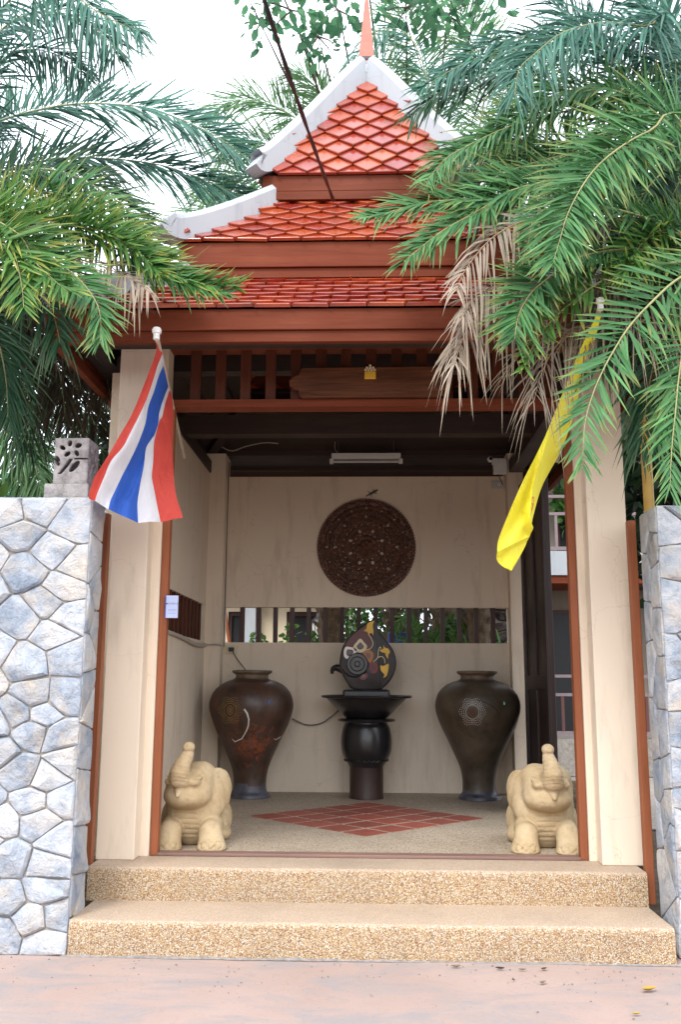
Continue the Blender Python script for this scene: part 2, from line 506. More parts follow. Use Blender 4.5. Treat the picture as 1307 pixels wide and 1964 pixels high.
MT['jar_rim'] = m_noise('bare_clay_rim', (0.085, 0.060, 0.042), (0.22, 0.155, 0.10), 11, 0.6, 6, 0.4, 0.006)
MT['jar_foot'] = m_noise('blue_grey_glaze', (0.04, 0.042, 0.055), (0.11, 0.11, 0.135), 10, 0.4, 6, 0.3, 0.005)
MT['fallen_yellow'] = m_plain('dry_yellow_leaf', (0.46, 0.28, 0.045), 0.6)
MT['maroon'] = m_plain('maroon_paint', (0.095, 0.016, 0.014), 0.45)
MT['orange'] = m_plain('orange_paint', (0.40, 0.13, 0.02), 0.45)
MT['red_paint'] = m_plain('dark_red_paint', (0.16, 0.014, 0.018), 0.45)
MT['cream_paint'] = m_plain('cream_paint', (0.70, 0.60, 0.40), 0.5)
MT['pearl'] = m_plain('white_shell_paint', (0.74, 0.72, 0.68), 0.4)
MT['grey_paint'] = m_plain('grey_inlay', (0.13, 0.12, 0.12), 0.5)
MT['pole'] = m_plain('cream_flag_pole', (0.58, 0.50, 0.40), 0.45)
MT['yellow_pipe'] = m_noise('ochre_pipe_paint', (0.42, 0.25, 0.05), (0.55, 0.36, 0.09), 8, 0.55)
MT['blue_paper'] = m_plain('pale_blue_laminate', (0.50, 0.58, 0.84), 0.35)
MT['blue_ink'] = m_plain('blue_ink', (0.045, 0.10, 0.42), 0.6)
MT['trunk'] = m_noise('palm_bark', (0.09, 0.065, 0.045), (0.20, 0.15, 0.10), 14, 0.95, 6, 0.9, 0.03, 0.2)
MT['rachis'] = m_noise('frond_stalk', (0.20, 0.22, 0.08), (0.34, 0.33, 0.14), 8, 0.5)
MT['dry_rachis'] = m_noise('dry_frond_stalk', (0.24, 0.16, 0.09), (0.36, 0.25, 0.15), 8, 0.7)
MT['twig'] = m_noise('twig_bark', (0.06, 0.05, 0.04), (0.13, 0.10, 0.075), 12, 0.9)
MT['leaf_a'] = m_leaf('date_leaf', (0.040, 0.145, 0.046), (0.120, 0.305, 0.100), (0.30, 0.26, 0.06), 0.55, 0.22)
MT['leaf_y'] = m_leaf('yellowing_date_leaf', (0.045, 0.155, 0.030), (0.14, 0.29, 0.060), (0.45, 0.36, 0.06), 0.62, 0.28)
MT['leaf_b'] = m_leaf('blue_date_leaf', (0.036, 0.135, 0.098), (0.085, 0.245, 0.175), (0.10, 0.15, 0.12), 0.4, 0.22)
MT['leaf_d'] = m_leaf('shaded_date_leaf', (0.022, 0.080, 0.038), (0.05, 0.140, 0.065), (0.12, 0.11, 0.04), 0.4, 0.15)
MT['leaf_skirt_shaded'] = m_leaf('shaded_old_frond_skirt', (0.035, 0.028, 0.018), (0.08, 0.062, 0.040), (0.08, 0.06, 0.04), 0.3, 0.1, 0.75, 0.2)  # dead brown fronds, with the shade under the crown put into their dark colour
MT['leaf_p'] = m_leaf('pale_palm_leaf', (0.10, 0.24, 0.09), (0.22, 0.40, 0.19), (0.30, 0.36, 0.12), 0.3, 0.42)
MT['leaf_dry'] = m_leaf('dry_date_leaf', (0.24, 0.185, 0.135), (0.43, 0.36, 0.285), (0.36, 0.28, 0.20), 0.5, 0.15, 0.7, 0.25)
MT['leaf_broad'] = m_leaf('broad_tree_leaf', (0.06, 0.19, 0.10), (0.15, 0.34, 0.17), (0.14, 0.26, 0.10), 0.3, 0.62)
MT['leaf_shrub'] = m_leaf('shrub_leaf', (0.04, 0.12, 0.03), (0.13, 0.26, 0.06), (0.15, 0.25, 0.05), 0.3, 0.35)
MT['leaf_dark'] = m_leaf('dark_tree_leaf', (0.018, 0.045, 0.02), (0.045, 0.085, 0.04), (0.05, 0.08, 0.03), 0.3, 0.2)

# stained cement for the wall lantern
t = NT('stained_cement'); v = t.coord()
a = t.noise(v, 9, 7, 0.7); c = t.noise(v, 45, 5, 0.7)
col = t.ramp(a, [(0.32, (0.15, 0.14, 0.14)), (0.55, (0.38, 0.35, 0.34)), (0.75, (0.50, 0.47, 0.45))])
col = t.mix(t.maprange(c, 0.55, 0.7, 0, 0.6), col, (0.06, 0.055, 0.055))
MT['cement'] = t.done(col, 0.9, c, 0.5, 0.006, 0.2)

# carved sandstone of the elephants
t = NT('cast_sandstone'); v = t.coord()
a = t.noise(v, 5, 6, 0.6); c = t.noise(v, 60, 4, 0.7); d = t.noise(v, 14, 6, 0.7)
col = t.ramp(a, [(0.3, (0.39, 0.28, 0.15)), (0.55, (0.50, 0.385, 0.235)), (0.8, (0.57, 0.465, 0.31))])
col = t.mix(t.maprange(d, 0.52, 0.68, 0, 0.55), col, (0.30, 0.21, 0.12))
MT['sandstone'] = t.done(col, 0.85, c, 0.7, 0.006, 0.2)

# rust-worn jars
def m_jar(name, c1, c2, rust, amt, patch=None):
    t = NT(name); v = t.coord()
    a = t.noise(v, 4, 6, 0.65); b = t.noise(v, 3.1, 7, 0.7, 1.2); g = t.noise(t.coord((1, 1, 0.35)), 8, 6, 0.7)
    col = t.ramp(a, [(0.3, c1), (0.7, c2)])
    col = t.mix(t.maprange(b, 0.56, 0.66, 0, amt), col, rust)
    if patch:
        ds = t.node('ShaderNodeVectorMath', operation='DISTANCE'); t.l.new(v, ds.inputs[0]); ds.inputs[1].default_value = patch[0]
        nb = t.noise(v, 13, 7, 0.75, 1.0)
        ad = t.node('ShaderNodeMath', operation='ADD'); t.l.new(nb, ad.inputs[0]); t.l.new(t.maprange(ds.outputs['Value'], 0.02, 0.36, 0.13, -0.12), ad.inputs[1])
        col = t.mix(t.maprange(ad.outputs['Value'], 0.52, 0.66, 0, 0.9), col, patch[1])
    col = t.mix(t.maprange(g, 0.52, 0.68, 0, 0.55), col, (0.085, 0.075, 0.070))
    return t.done(col, t.maprange(a, 0.3, 0.7, 0.30, 0.55), g, 0.35, 0.006, 0.5)
MT['jar_a'] = m_jar('worn_red_lacquer', (0.032, 0.019, 0.014), (0.098, 0.048, 0.030), (0.15, 0.04, 0.02), 0.75, ((0.06, -0.27, 0.53), (0.27, 0.070, 0.026)))
MT['jar_b'] = m_jar('worn_brown_lacquer', (0.038, 0.028, 0.018), (0.125, 0.092, 0.060), (0.11, 0.055, 0.03), 0.6)

MT['cement_joint'] = m_noise('pale_cement_joint', (0.16, 0.145, 0.135), (0.30, 0.27, 0.255), 30, 0.95, 5, 0.6, 0.006, 0.2, world=True)
# road: worn pinkish concrete
t = NT('pink_concrete'); v = t.coord(world=True)
a = t.noise(v, 1.1, 7, 0.6); s_ = t.noise(t.coord((0.8, 1.8, 1), world=True), 1.9, 8, 0.70, 0.9); c = t.noise(v, 45, 5, 0.75)
col = t.ramp(a, [(0.3, (0.335, 0.245, 0.212)), (0.7, (0.395, 0.300, 0.265))])
col = t.mix(t.maprange(s_, 0.46, 0.62, 0, 0.85), col, (0.27, 0.245, 0.245))
col = t.mix(t.maprange(c, 0.56, 0.72, 0, 0.5), col, (0.20, 0.155, 0.14))
cr = t.node('ShaderNodeTexVoronoi', Scale=1.1, feature='DISTANCE_TO_EDGE')
wob = t.node('ShaderNodeVectorMath', operation='ADD'); t.l.new(v, wob.inputs[0])
nw = t.node('ShaderNodeTexNoise', Scale=4.0); t.l.new(v, nw.inputs['Vector']); t.l.new(nw.outputs['Color'], wob.inputs[1])
t.l.new(wob.outputs['Vector'], cr.inputs['Vector'])
col = t.mix(t.maprange(cr.outputs['Distance'], 0.0, 0.006, 0.35, 0), col, (0.25, 0.2, 0.18))
MT['road'] = t.done(col, 0.85, c, 0.3, 0.006, 0.3)
MT['ground'] = m_noise('garden_soil', (0.07, 0.055, 0.04), (0.17, 0.13, 0.095), 5, 0.95, 7, 0.8, 0.04, 0.2, world=True)

# ================================================================ large structure
XC = -0.02
# ---- ground
g = MB().add([(-600, -600, -0.02), (600, -600, -0.02), (600, 900, -0.02), (-600, 900, -0.02)], [(0, 1, 2, 3)]).build('ground', MT['ground'])
tag(g, 'bare brown garden soil stretching behind the stone walls', kind='structure')
n = 60; vs = []; fs = []
for j in range(n+1):
    for i in range(n+1):
        x = -15 + 30*i/n; y = -12 + 17.7*j/n
        vs.append((x, y, 0.006*mnoise.noise(Vector((x*0.9, y*0.9, 0)))))
for j in range(n):
    for i in range(n):
        a = j*(n+1)+i; fs.append((a, a+1, a+n+2, a+n+1))
r = link('road', mesh('road', vs, fs, True), MT['road'])
tag(r, 'worn pinkish concrete road with grey stains in front of the steps', kind='structure')

# ---- steps and porch floor
def step(name, x0, x1, y0, y1, z0, z1, label):
    # rounded nosing, slightly wavy front
    nx = 60; prof = []
    R = 0.028
    prof.append((0.0, z0)); prof.append((0.0, z1-R*1.2))
    for k in range(1, 6):
        a = PI/2*k/5; prof.append((R*(1-math.cos(a)), z1-R*1.2+R*1.2*math.sin(a)))
    prof.append((y1-y0, z1)); prof.append((y1-y0, z0))
    vs = []; fs = []; m = len(prof)
    for i in range(nx+1):
        x = x0+(x1-x0)*i/nx
        for (dy, z) in prof:
            w = 0.004*mnoise.noise(Vector((x*2.3, z*4, y0)))
            vs.append((x, y0+dy+(w if dy < 0.1 else 0), z+(w*0.6 if 0 < dy < 0.1 else 0)))
    for i in range(nx):
        for k in range(m-1):
            fs.append((i*m+k, (i+1)*m+k, (i+1)*m+k+1, i*m+k+1))
    fs.append(tuple(range(m))[::-1]); fs.append(tuple(nx*m+k for k in range(m)))
    me = mesh(name, vs, fs, True); me.set_sharp_from_angle(angle=math.radians(50))
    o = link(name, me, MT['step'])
    return tag(o, label, kind='structure')
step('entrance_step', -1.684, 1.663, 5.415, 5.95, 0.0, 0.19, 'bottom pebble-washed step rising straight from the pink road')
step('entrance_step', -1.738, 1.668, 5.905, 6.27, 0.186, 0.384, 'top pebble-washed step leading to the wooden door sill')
def cement_joint(x0, x1, y, z, seed):
    R = random.Random(seed); vs = []; fs = []; n = int((x1-x0)/0.025)
    for i in range(n+1):
        x = x0+(x1-x0)*i/n; a = 0.012+0.016*max(0, mnoise.noise(Vector((x*5, seed, 0))))+R.uniform(0, .006); b = 0.008+0.014*max(0, mnoise.noise(Vector((x*6, seed+9, 0))))+R.uniform(0, .004)
        vs += [(x, y+.02, z-.01), (x, y-a, z+.001), (x, y-a*.5, z+b*.5), (x, y+.004, z+b)]
    for i in range(n):
        for k in range(3): fs.append((i*4+k, i*4+4+k, i*4+5+k, i*4+k+1))
    return link('cement_joint', mesh('cement_joint', vs, fs, True), MT['cement_joint'], r)
cement_joint(-1.72, 1.69, 5.415, 0.0, 3)
pf = MB().box(-1.95, 1.75, 6.27, 10.06, 0.0, 0.383).build('porch_floor', MT['porch'])
tag(pf, 'grey-beige pebble floor of the gate porch with a diamond of red tiles', kind='structure')
tl = mesh('floor_tile', *(lambda m: (m.v, m.f))(MB().box(-0.122, 0.122, -0.122, 0.122, -0.01, 0.004, 0.0025)))
tl.materials.append(MT['floor_tile'])
for i in range(5):
    for j in range(5):
        u, w = (i-2)*0.286, (j-2)*0.286
        o = link('floor_tile', tl, None, pf)
        o.location = (-0.035+(u-w)*0.7071, 8.13+(u+w)*0.7071, 0.3835+rnd.uniform(-0.001, 0.001))
        o.rotation_euler = (rnd.uniform(-.006, .006), rnd.uniform(-.006, .006), PI/4+rnd.uniform(-.012, .012))

# ---- random rubble walls: every stone its own part
def clip(poly, p, nrm):
    out = []
    for i in range(len(poly)):
        a, b = poly[i], poly[(i+1) % len(poly)]
        da, db = (a-p).dot(nrm), (b-p).dot(nrm)
        if da <= 0: out.append(a)
        if (da < 0) != (db < 0) and abs(da-db) > 1e-9: out.append(a+(b-a)*(da/(da-db)))
    return out
def voronoi(pts, x0, x1, z0, z1, asp):
    cells = []
    P = [Vector((p[0]/asp, p[1])) for p in pts]
    for i, p in enumerate(P):
        poly = [Vector((x0/asp, z0)), Vector((x1/asp, z0)), Vector((x1/asp, z1)), Vector((x0/asp, z1))]
        for j, q in enumerate(P):
            if i != j and (q-p).length < 1.6:
                poly = clip(poly, (p+q)/2, (q-p))
                if not poly: break
        cells.append([Vector((v.x*asp, v.y)) for v in poly])
    return cells
def rubble_points(x0, x1, z0, z1, size, asp, R):
    keep = []; tries = 0
    while tries < 2600:
        tries += 1
        r_ = size*R.choice((0.6, 0.72, 0.95, 1.2, 1.45))*(1 if tries < 1500 else 0.8)
        p = (R.uniform(x0+.05, x1-.05) if x1-x0 > .3 else (x0+x1)/2+R.uniform(-.22, .22)*(x1-x0), R.uniform(z0+.06, z1-.06))
        if all((p[0]-q[0])**2/asp**2+(p[1]-q[1])**2 > (0.5*(r_+q[2]))**2*1.05 for q in keep): keep.append((p[0], p[1], r_))
    return [(p[0], p[1]) for p in keep]
    pts = []
    nz = max(1, round((z1-z0)/size)); 
    for j in range(nz):
        w = size*asp*R.uniform(0.85, 1.15); nx = max(1, round((x1-x0)/w))
        for i in range(nx):
            off = 0.5 if j % 2 else 0.0
            x = x0+(x1-x0)*((i+0.5+(off-0.25)*0.9)/nx)+R.uniform(-.34, .34)*w
            z = z0+(z1-z0)*(j+0.5)/nz+R.uniform(-.36, .36)*size
            pts.append((min(max(x, x0+.03), x1-.03), min(max(z, z0+.03), z1-.03)))
    # drop points that crowd each other
    keep = []
    for p in pts:
        if all((p[0]-q[0])**2/asp**2+(p[1]-q[1])**2 > (size*0.52)**2 for q in keep): keep.append(p)
    return keep
def stone(cell, to3, parent, R, joint=0.0030, depth=0.05, proud=0.026, cap=None):
    if len(cell) < 3: return
    c = sum(cell, Vector((0, 0)))/len(cell)
    # drop tiny edges
    poly = [p for i, p in enumerate(cell) if (p-cell[i-1]).length > 0.012]
    if len(poly) < 3: return
    poly = inset_outline(poly, joint) if True else poly
    ring = []
    n = len(poly)
    for i in range(n):
        a, b = poly[i], poly[(i+1) % n]
        L = (b-a).length
        k = 1 if L < 0.09 else (2 if L < 0.22 else 3)
        pre, nxt = poly[i-1], b
        ring.append(a+(c-a).normalized()*R.uniform(0.0005, 0.009))     # knocked-off corners
        for q in range(1, k+1):
            p = a+(b-a)*(q/(k+1))
            d = Vector((-(b-a).y, (b-a).x)).normalized()
            ring.append(p+d*R.uniform(-0.0022, 0.0028))
    m = len(ring)
    ext = max((p-c).length for p in ring)
    hv = R.uniform(0.4, 1.0)*proud; tx, tz = R.uniform(-.10, .10), R.uniform(-.10, .10)
    planes = [(R.uniform(-.30, .30), R.uniform(-.30, .30), R.uniform(0, .014)) for _ in range(4)]
    def hgt(p, k):
        d = p-c
        nz_ = mnoise.noise(Vector((p.x*9+hv*400, p.y*9, hv*77)))
        return (hv+min(a_*d.x+b_*d.y+c_ for a_, b_, c_ in planes))*k+nz_*0.010*k
    rings = [[(p, -depth) for p in ring], [(p, 0.001+R.uniform(0, .003)) for p in ring],
             [(c+(p-c)*R.uniform(.955, .985), max(0.005, hgt(p, .5))) for p in ring],
             [(c+(p-c)*0.84, max(0.008, hgt(c+(p-c)*.84, 1)+R.uniform(-.002, .002))) for p in ring],
             [(c+(p-c)*0.60, max(0.009, hgt(c+(p-c)*.60, 1)+R.uniform(-.002, .002))) for p in ring],
             [(c+(p-c)*0.32, max(0.010, hgt(c+(p-c)*.32, 1)+R.uniform(-.002, .002))) for p in ring]]
    vs = [to3(p.x, p.y, h) for r_ in rings for (p, h) in r_]
    vs.append(to3(c.x, c.y, max(0.010, hgt(c, 1))))
    fs = []
    for i in range(5):
        for k in range(m):
            fs.append((i*m+k, i*m+(k+1) % m, (i+1)*m+(k+1) % m, (i+1)*m+k))
    for k in range(m): fs.append((5*m+k, 5*m+(k+1) % m, 6*m))
    cen = Vector(to3(c.x, c.y, 0))
    vs = [Vector(v)-cen for v in vs]
    me = mesh('stone', vs, fs, True)
    me.set_sharp_from_angle(angle=math.radians(17))
    bm = bmesh.new(); bm.from_mesh(me); bmesh.ops.recalc_face_normals(bm, faces=bm.faces[:]); bm.to_mesh(me); bm.free()
    o = link('stone', me, MT['stone'], parent); o.location = cen-Vector(parent.location)
    return o

Rw = random.Random(5)
wall_l = empty('stone_wall', (-1.69, 5.43, 0), 0, 'blue-grey rubble stone wall carrying the pierced cement lantern', 'stone wall', 'rubble stone walls beside the gate')
MB().box(-2.4, -0.008, 0.008, 0.25, -0.05, 2.595).build('mortar_core', MT['mortar'], wall_l)
def f_left(x, z, h): return (x, 5.43+0.012-h-0.012, z)
cells = voronoi(rubble_points(-4.09, -1.69, 0.0, 2.6, 0.160, 1.25, Rw), -4.09, -1.69, 0.0, 2.6, 1.25)
for c in cells: stone(c, f_left, wall_l, Rw)
def f_left_side(y, z, h): return (-1.69-0.012+h+0.012, y, z)
for c in voronoi(rubble_points(5.432, 5.69, 0.0, 2.6, 0.25, 0.8, Rw), 5.432, 5.69, 0.0, 2.6, 0.8): stone(c, lambda y, z, h: (-1.69+h*0.8, y, z), wall_l, Rw, proud=0.02)
# roughly dressed coping stones
x = -4.09
while x < -1.70:
    w = min(Rw.uniform(0.22, 0.4), -1.69-x)
    if -1.69-x-w < 0.12: w = -1.69-x
    stone([Vector((x, 5.43)), Vector((x+w, 5.43)), Vector((x+w, 5.69)), Vector((x, 5.69))], lambda a, b, h: (a, b, 2.6+h*0.5), wall_l, Rw, proud=0.015, depth=0.02)
    x += w
wall_r = empty('stone_wall', (1.728, 5.53, 0), 0, 'pale rubble stone wall under the drooping palm fronds, beside the yellow pipe', 'stone wall', 'rubble stone walls beside the gate')
MB().box(0.008, 2.4, 0.008, 0.34, -0.05, 2.56).build('mortar_core', MT['mortar'], wall_r)
for c in voronoi(rubble_points(1.728, 4.1, 0.0, 2.565, 0.178, 1.15, Rw), 1.728, 4.1, 0.0, 2.565, 1.1): stone(c, lambda x, z, h: (x, 5.53-h, z), wall_r, Rw)
for c in voronoi(rubble_points(5.532, 5.87, 0.0, 2.565, 0.26, 0.8, Rw), 5.532, 5.87, 0.0, 2.565, 0.8): stone(c, lambda y, z, h: (1.728-h*0.8, y, z), wall_r, Rw, proud=0.012)
x = 1.728
while x < 4.0:
    w = Rw.uniform(0.25, 0.42)
    stone([Vector((x, 5.53)), Vector((x+w, 5.53)), Vector((x+w, 5.87)), Vector((x, 5.87))], lambda a, b, h: (a, b, 2.565+h*0.5), wall_r, Rw, proud=0.015, depth=0.02)
    x += w

# ================================================================ the gate pavilion
gate = empty('gate_pavilion', (XC, 6.12, 0.384), 0, 'thai style entrance pavilion with cream pillars and tiered red tiled roof', 'gate pavilion')
GO = Vector(gate.location)
def gb(name, mat, mb, parent=None, smooth=False, kind=None, label=None):
    mb.v = [tuple(Vector(v)-GO) for v in mb.v]
    o = mb.build(name, MT[mat], parent or gate, smooth)
    if kind: o['kind'] = kind
    if label: o['label'] = label
    return o
# front pillars: a wide face and a narrow stepped-back face next to the door frame
for sgn, xo, xi, xj in ((-1, -1.757, -1.508, -1.449), (1, 1.713, 1.455, 1.409)):
    a, b = sorted((xo, xi)); m = MB().box(a, b, 6.12, 6.44, 0.3845, 4.02, 0.006)
    c, d = sorted((xi, xj)); m.box(c+(0 if sgn > 0 else -0.004), d+(0.004 if sgn > 0 else 0), 6.265, 6.43, 0.3848, 4.0)
    gb('pillar', 'cream', m)
# brown boards beside the pillars
gb('corner_board', 'frame', MB().box(-1.80, -1.735, 5.955, 6.02, 0.386, 2.60, 0.004))
gb('corner_board', 'frame', MB().box(1.676, 1.727, 5.955, 6.015, 0.192, 2.55, 0.004))
# door frame
gb('door_jamb', 'frame', MB().box(-1.447, -1.396, 6.285, 6.355, 0.386, 3.425, 0.004))
gb('door_jamb', 'frame', MB().box(1.357, 1.407, 6.285, 6.355, 0.386, 3.425, 0.004))
gb('door_sill', 'sill', MB().box(-1.395, 1.356, 6.275, 6.375, 0.3842, 0.404, 0.004))
gb('transom_rail', 'fascia', MB().box(-1.447, 1.407, 6.27, 6.41, 3.426, 3.482, 0.004))
gb('transom_beam', 'fascia', MB().box(-1.505, 1.452, 6.28, 6.42, 3.868, 3.99, 0.004))
sl = None
for k in range(15):
    x = -1.262+k*0.1815
    if x > 1.38: break
    m = MB().box(-0.0375, 0.0375, -0.014, 0.014, 0, 0.386, 0.003)
    if sl is None:
        o = m.build('transom_slat', MT['slat'], gate); sl = o
    else:
        o = sl.copy(); COL.objects.link(o); o.parent = gate
    o.location = Vector((x, 6.34, 3.482))-GO
# back wall in two panels with a slatted slot
gb('back_wall', 'cream', MB().box(-1.577, 1.477, 9.92, 10.04, 0.3835, 1.922))
gb('back_wall', 'cream', MB().box(-1.577, 1.477, 9.918, 10.04, 2.300, 3.738))
gb('back_column', 'cream', MB().box(-1.80, -1.575, 9.72, 10.05, 0.3838, 3.955))
gb('back_column', 'cream', MB().box(1.475, 1.645, 9.74, 10.05, 0.3838, 3.955))
ss = None
for k in range(16):
    x = -1.565+(463+k*32.4-431)*0.005565
    m = MB().box(-0.022, 0.022, -0.045, 0.045, 0, 0.377, 0.003)
    if ss is None: ss = m.build('window_slat', MT['dark_slat'], gate); o = ss
    else: o = ss.copy(); COL.objects.link(o); o.parent = gate
    o.location = Vector((x, 9.98, 1.9225))-GO
# left side wall with its own louvred slot
gb('side_wall', 'cream', MB().box(-1.90, -1.745, 6.43, 9.72, 0.3836, 1.922))
gb('side_wall', 'cream', MB().box(-1.90, -1.7455, 6.43, 9.72, 2.300, 3.738))
gb('side_wall', 'cream', MB().box(-1.90, -1.7445, 9.60, 9.72, 1.922, 2.300))
gb('side_wall', 'cream', MB().box(-1.90, -1.7445, 6.43, 6.90, 1.922, 2.300))
ls = None
for k in range(15):
    m = MB().box(-0.04, 0.04, -0.024, 0.024, 0, 0.377, 0.003)
    if ls is None: ls = m.build('louvre_slat', MT['slat'], gate); o = ls
    else: o = ls.copy(); COL.objects.link(o); o.parent = gate
    o.location = Vector((-1.80, 6.99+k*0.181, 1.9225))-GO
gb('louvre_backing', 'dark_slat', MB().box(-1.895, -1.87, 6.902, 9.598, 1.9225, 2.2995))
# open dark door leaf on the right
door = gb('door_leaf', 'door', MB().box(1.575, 1.62, 8.25, 9.48, 0.40, 3.55, 0.004))
for (ya, yb, za, zb) in ((8.25, 8.36, .41, 3.54), (9.37, 9.48, .41, 3.54), (8.36, 9.37, .41, .60), (8.36, 9.37, 3.38, 3.54), (8.36, 9.37, 1.45, 1.58), (8.82, 8.91, .60, 1.45), (8.82, 8.91, 1.58, 3.38)):
    gb('door_rail', 'door', MB().box(1.553, 1.5755, ya, yb, za, zb, 0.003), door)
# dark beams inside
gb('tie_beam', 'dark_wood', MB().box(-1.90, 1.80, 10.13, 10.28, 3.865, 4.12))
gb('tie_beam', 'dark_wood', MB().box(-1.90, 1.80, 8.28, 8.44, 3.78, 3.96))
gb('tie_beam', 'dark_wood', MB().box(-1.90, 1.80, 7.1, 7.22, 3.98, 4.14))
gb('tie_beam', 'dark_wood', MB().box(-1.88, -1.73, 6.44, 10.12, 3.742, 3.87))
gb('tie_beam', 'dark_wood', MB().box(1.50, 1.64, 6.45, 10.12, 3.742, 3.87))
gb('ceiling_boarding', 'dark_wood', MB().box(-1.95, 1.9, 8.95, 10.35, 4.30, 4.32))

# ---- roof tiers
W_T, D_T, TH = 0.244, 0.132, 0.026
def tile_mesh(name, outline, lift_lo, lift_hi, zmin, zmax):
    """outline in (u, v); height grows towards the lower tip so that it laps the row below"""
    n = len(outline); o = [Vector(p) for p in outline]; ins = inset_outline(o, 0.006)
    def L(p): return lift_hi+(lift_lo-lift_hi)*((zmax-p.y)/(zmax-zmin))
    vs = [(p.x, p.y, L(p)-TH) for p in o]+[(p.x, p.y, L(p)-0.005) for p in o]+[(p.x, p.y, L(p)) for p in ins]
    fs = []
    for r_ in range(2):
        for k in range(n): fs.append((r_*n+k, r_*n+(k+1) % n, (r_+1)*n+(k+1) % n, (r_+1)*n+k))
    fs.append(tuple(2*n+k for k in range(n)))
    fs.append(tuple(range(n-1, -1, -1)))
    return mesh(name, vs, fs)
T_DIAMOND = tile_mesh('roof_tile', [(0, -D_T), (W_T/2-.002, 0), (0, D_T), (-W_T/2+.002, 0)], 0.050, 0.008, -D_T, D_T)
T_EAVE = tile_mesh('roof_tile', [(-W_T/2+.003, -0.055), (W_T/2-.003, -0.055), (W_T/2-.003, 0.07), (-W_T/2+.003, 0.07)], 0.030, 0.008, -0.055, 0.07)
for me_ in (T_DIAMOND, T_EAVE): me_.materials.append(MT['tile'])

def tiled_face(A, B, C, D, parent, single, R):
    """face with eave A->B (A, B bottom corners), D, C top corners; front face gets single tiles"""
    A, B, C, D = map(Vector, (A, B, C, D))
    U = (B-A).normalized(); mid0 = (A+B)/2; mid1 = (C+D)/2
    V = mid1-mid0; V = (V-U*V.dot(U)).normalized(); N = U.cross(V)
    Hs = (mid1-mid0).dot(V); hw0 = (B-A).length/2; hw1 = (C-D).length/2
    pv, pf = [], []
    def put(me, u, v):
        M = Matrix((( U.x, V.x, N.x, 0), (U.y, V.y, N.y, 0), (U.z, V.z, N.z, 0), (0, 0, 0, 1)))
        M.translation = mid0+U*u+V*v+N*R.uniform(-.0015, .0015)
        M = M @ Matrix.Rotation(R.gauss(0, .009), 4, 'X') @ Matrix.Rotation(R.gauss(0, .009), 4, 'Y') @ Matrix.Rotation(R.gauss(0, .012), 4, 'Z')
        if single:
            o = bpy.data.objects.new('roof_tile', me); COL.objects.link(o); o.parent = parent
            M.translation = M.translation-GO
            o.matrix_local = M
        else:
            b = len(pv)
            pv.extend(M @ v_.co - GO for v_ in me.vertices); pf.extend([i+b for i in p.vertices] for p in me.polygons)
    nrow = int(Hs/D_T)+1
    for r_ in range(-0, nrow+1):
        v = r_*D_T+0.10
        if v-0.02 > Hs: break
        t_ = min(1, max(0, v/Hs)); hw = hw0+(hw1-hw0)*t_
        k0 = int(hw/W_T)+2
        for k in range(-k0, k0+1):
            u = (k+(0.5 if r_ % 2 else 0))*W_T
            if abs(u) < hw+0.01: put(T_DIAMOND, u, v)
    k0 = int(hw0/W_T)+1
    for k in range(-k0, k0+1):
        u = (k+0.5)*W_T
        if abs(u) < hw0-0.02: put(T_EAVE, u, 0.035)
    if not single:
        o = link('roof_tile_field', mesh('roof_tile_field', pv, pf), MT['tile'], parent); o['kind'] = 'stuff'
    # boarding under the tiles
    q = [p-N*0.024-GO for p in (A, B, C, D)]; q2 = [p-N*0.045 for p in q]
    m = MB().add(q+q2, [(0, 1, 2, 3), (7, 6, 5, 4), (0, 4, 5, 1), (1, 5, 6, 2), (2, 6, 7, 3), (3, 7, 4, 0)])
    m.build('roof_boarding', MT['dark_wood'], parent)

def rect(hx, y0, y1, z): return [Vector((XC-hx, y0, z)), Vector((XC+hx, y0, z)), Vector((XC+hx, y1, z)), Vector((XC-hx, y1, z))]
def fascia(R0, zb, zl, inset, parent, mat='fascia', th=0.05):
    """four boards round the eave rectangle R0 (at its top), a main board down to zl and a recessed lower board down to zb"""
    x0, x1, y0, y1, zt = R0[0].x, R0[1].x, R0[0].y, R0[2].y, R0[0].z
    for (z0, z1, i) in ((zl, zt-0.012, 0.0), (zb, zl-0.001, inset)):
        for (a, b, c, d) in ((x0+i, x1-i, y0+i, y0+i+th), (x0+i, x1-i, y1-i-th, y1-i), (x0+i, x0+i+th, y0+i+th, y1-i-th), (x1-i-th, x1-i, y0+i+th, y1-i-th)):
            gb('fascia_board', mat, MB().box(a, b, c, d, z0, z1, 0.004), parent)
def ridge(pts, w, h, parent, lift=0.02):
    prof = [(-w/2, -0.05), (-w/2, h*0.72), (-w*0.34, h), (w*0.34, h), (w/2, h*0.72), (w/2, -0.05)]
    gb('ridge_cap', 'white_plaster', MB().sweep(spline(pts, 6), prof), parent)

Rt = random.Random(3)
# bottom tier
t1 = empty('roof_tier', (0, 0, 0)); t1.parent = gate
E1 = rect(2.09, 5.60, 10.35, 3.89)
I1 = rect(1.25, 6.45, 9.00, 4.47)
for z_ in (2, 3): E1[z_].z += 0.0
fascia(E1, 3.66, 3.737, 0.018, t1)
tiled_face(E1[0], E1[1], I1[1], I1[0], t1, True, Rt)
for a, b in ((1, 2), (2, 3), (3, 0)): tiled_face(E1[a], E1[b], I1[b], I1[a], t1, False, Rt)
for k, (sx, sy) in enumerate(((-1, -1), (1, -1), (1, 1), (-1, 1))):
    e, i_ = E1[k], I1[k]; d = (i_-e)
    ridge([e-d*0.05+Vector((0, 0, 0.10)), e+d*0.05+Vector((0, 0, 0.025)), e+d*0.5, e+d*1.0], 0.13, 0.15, t1)
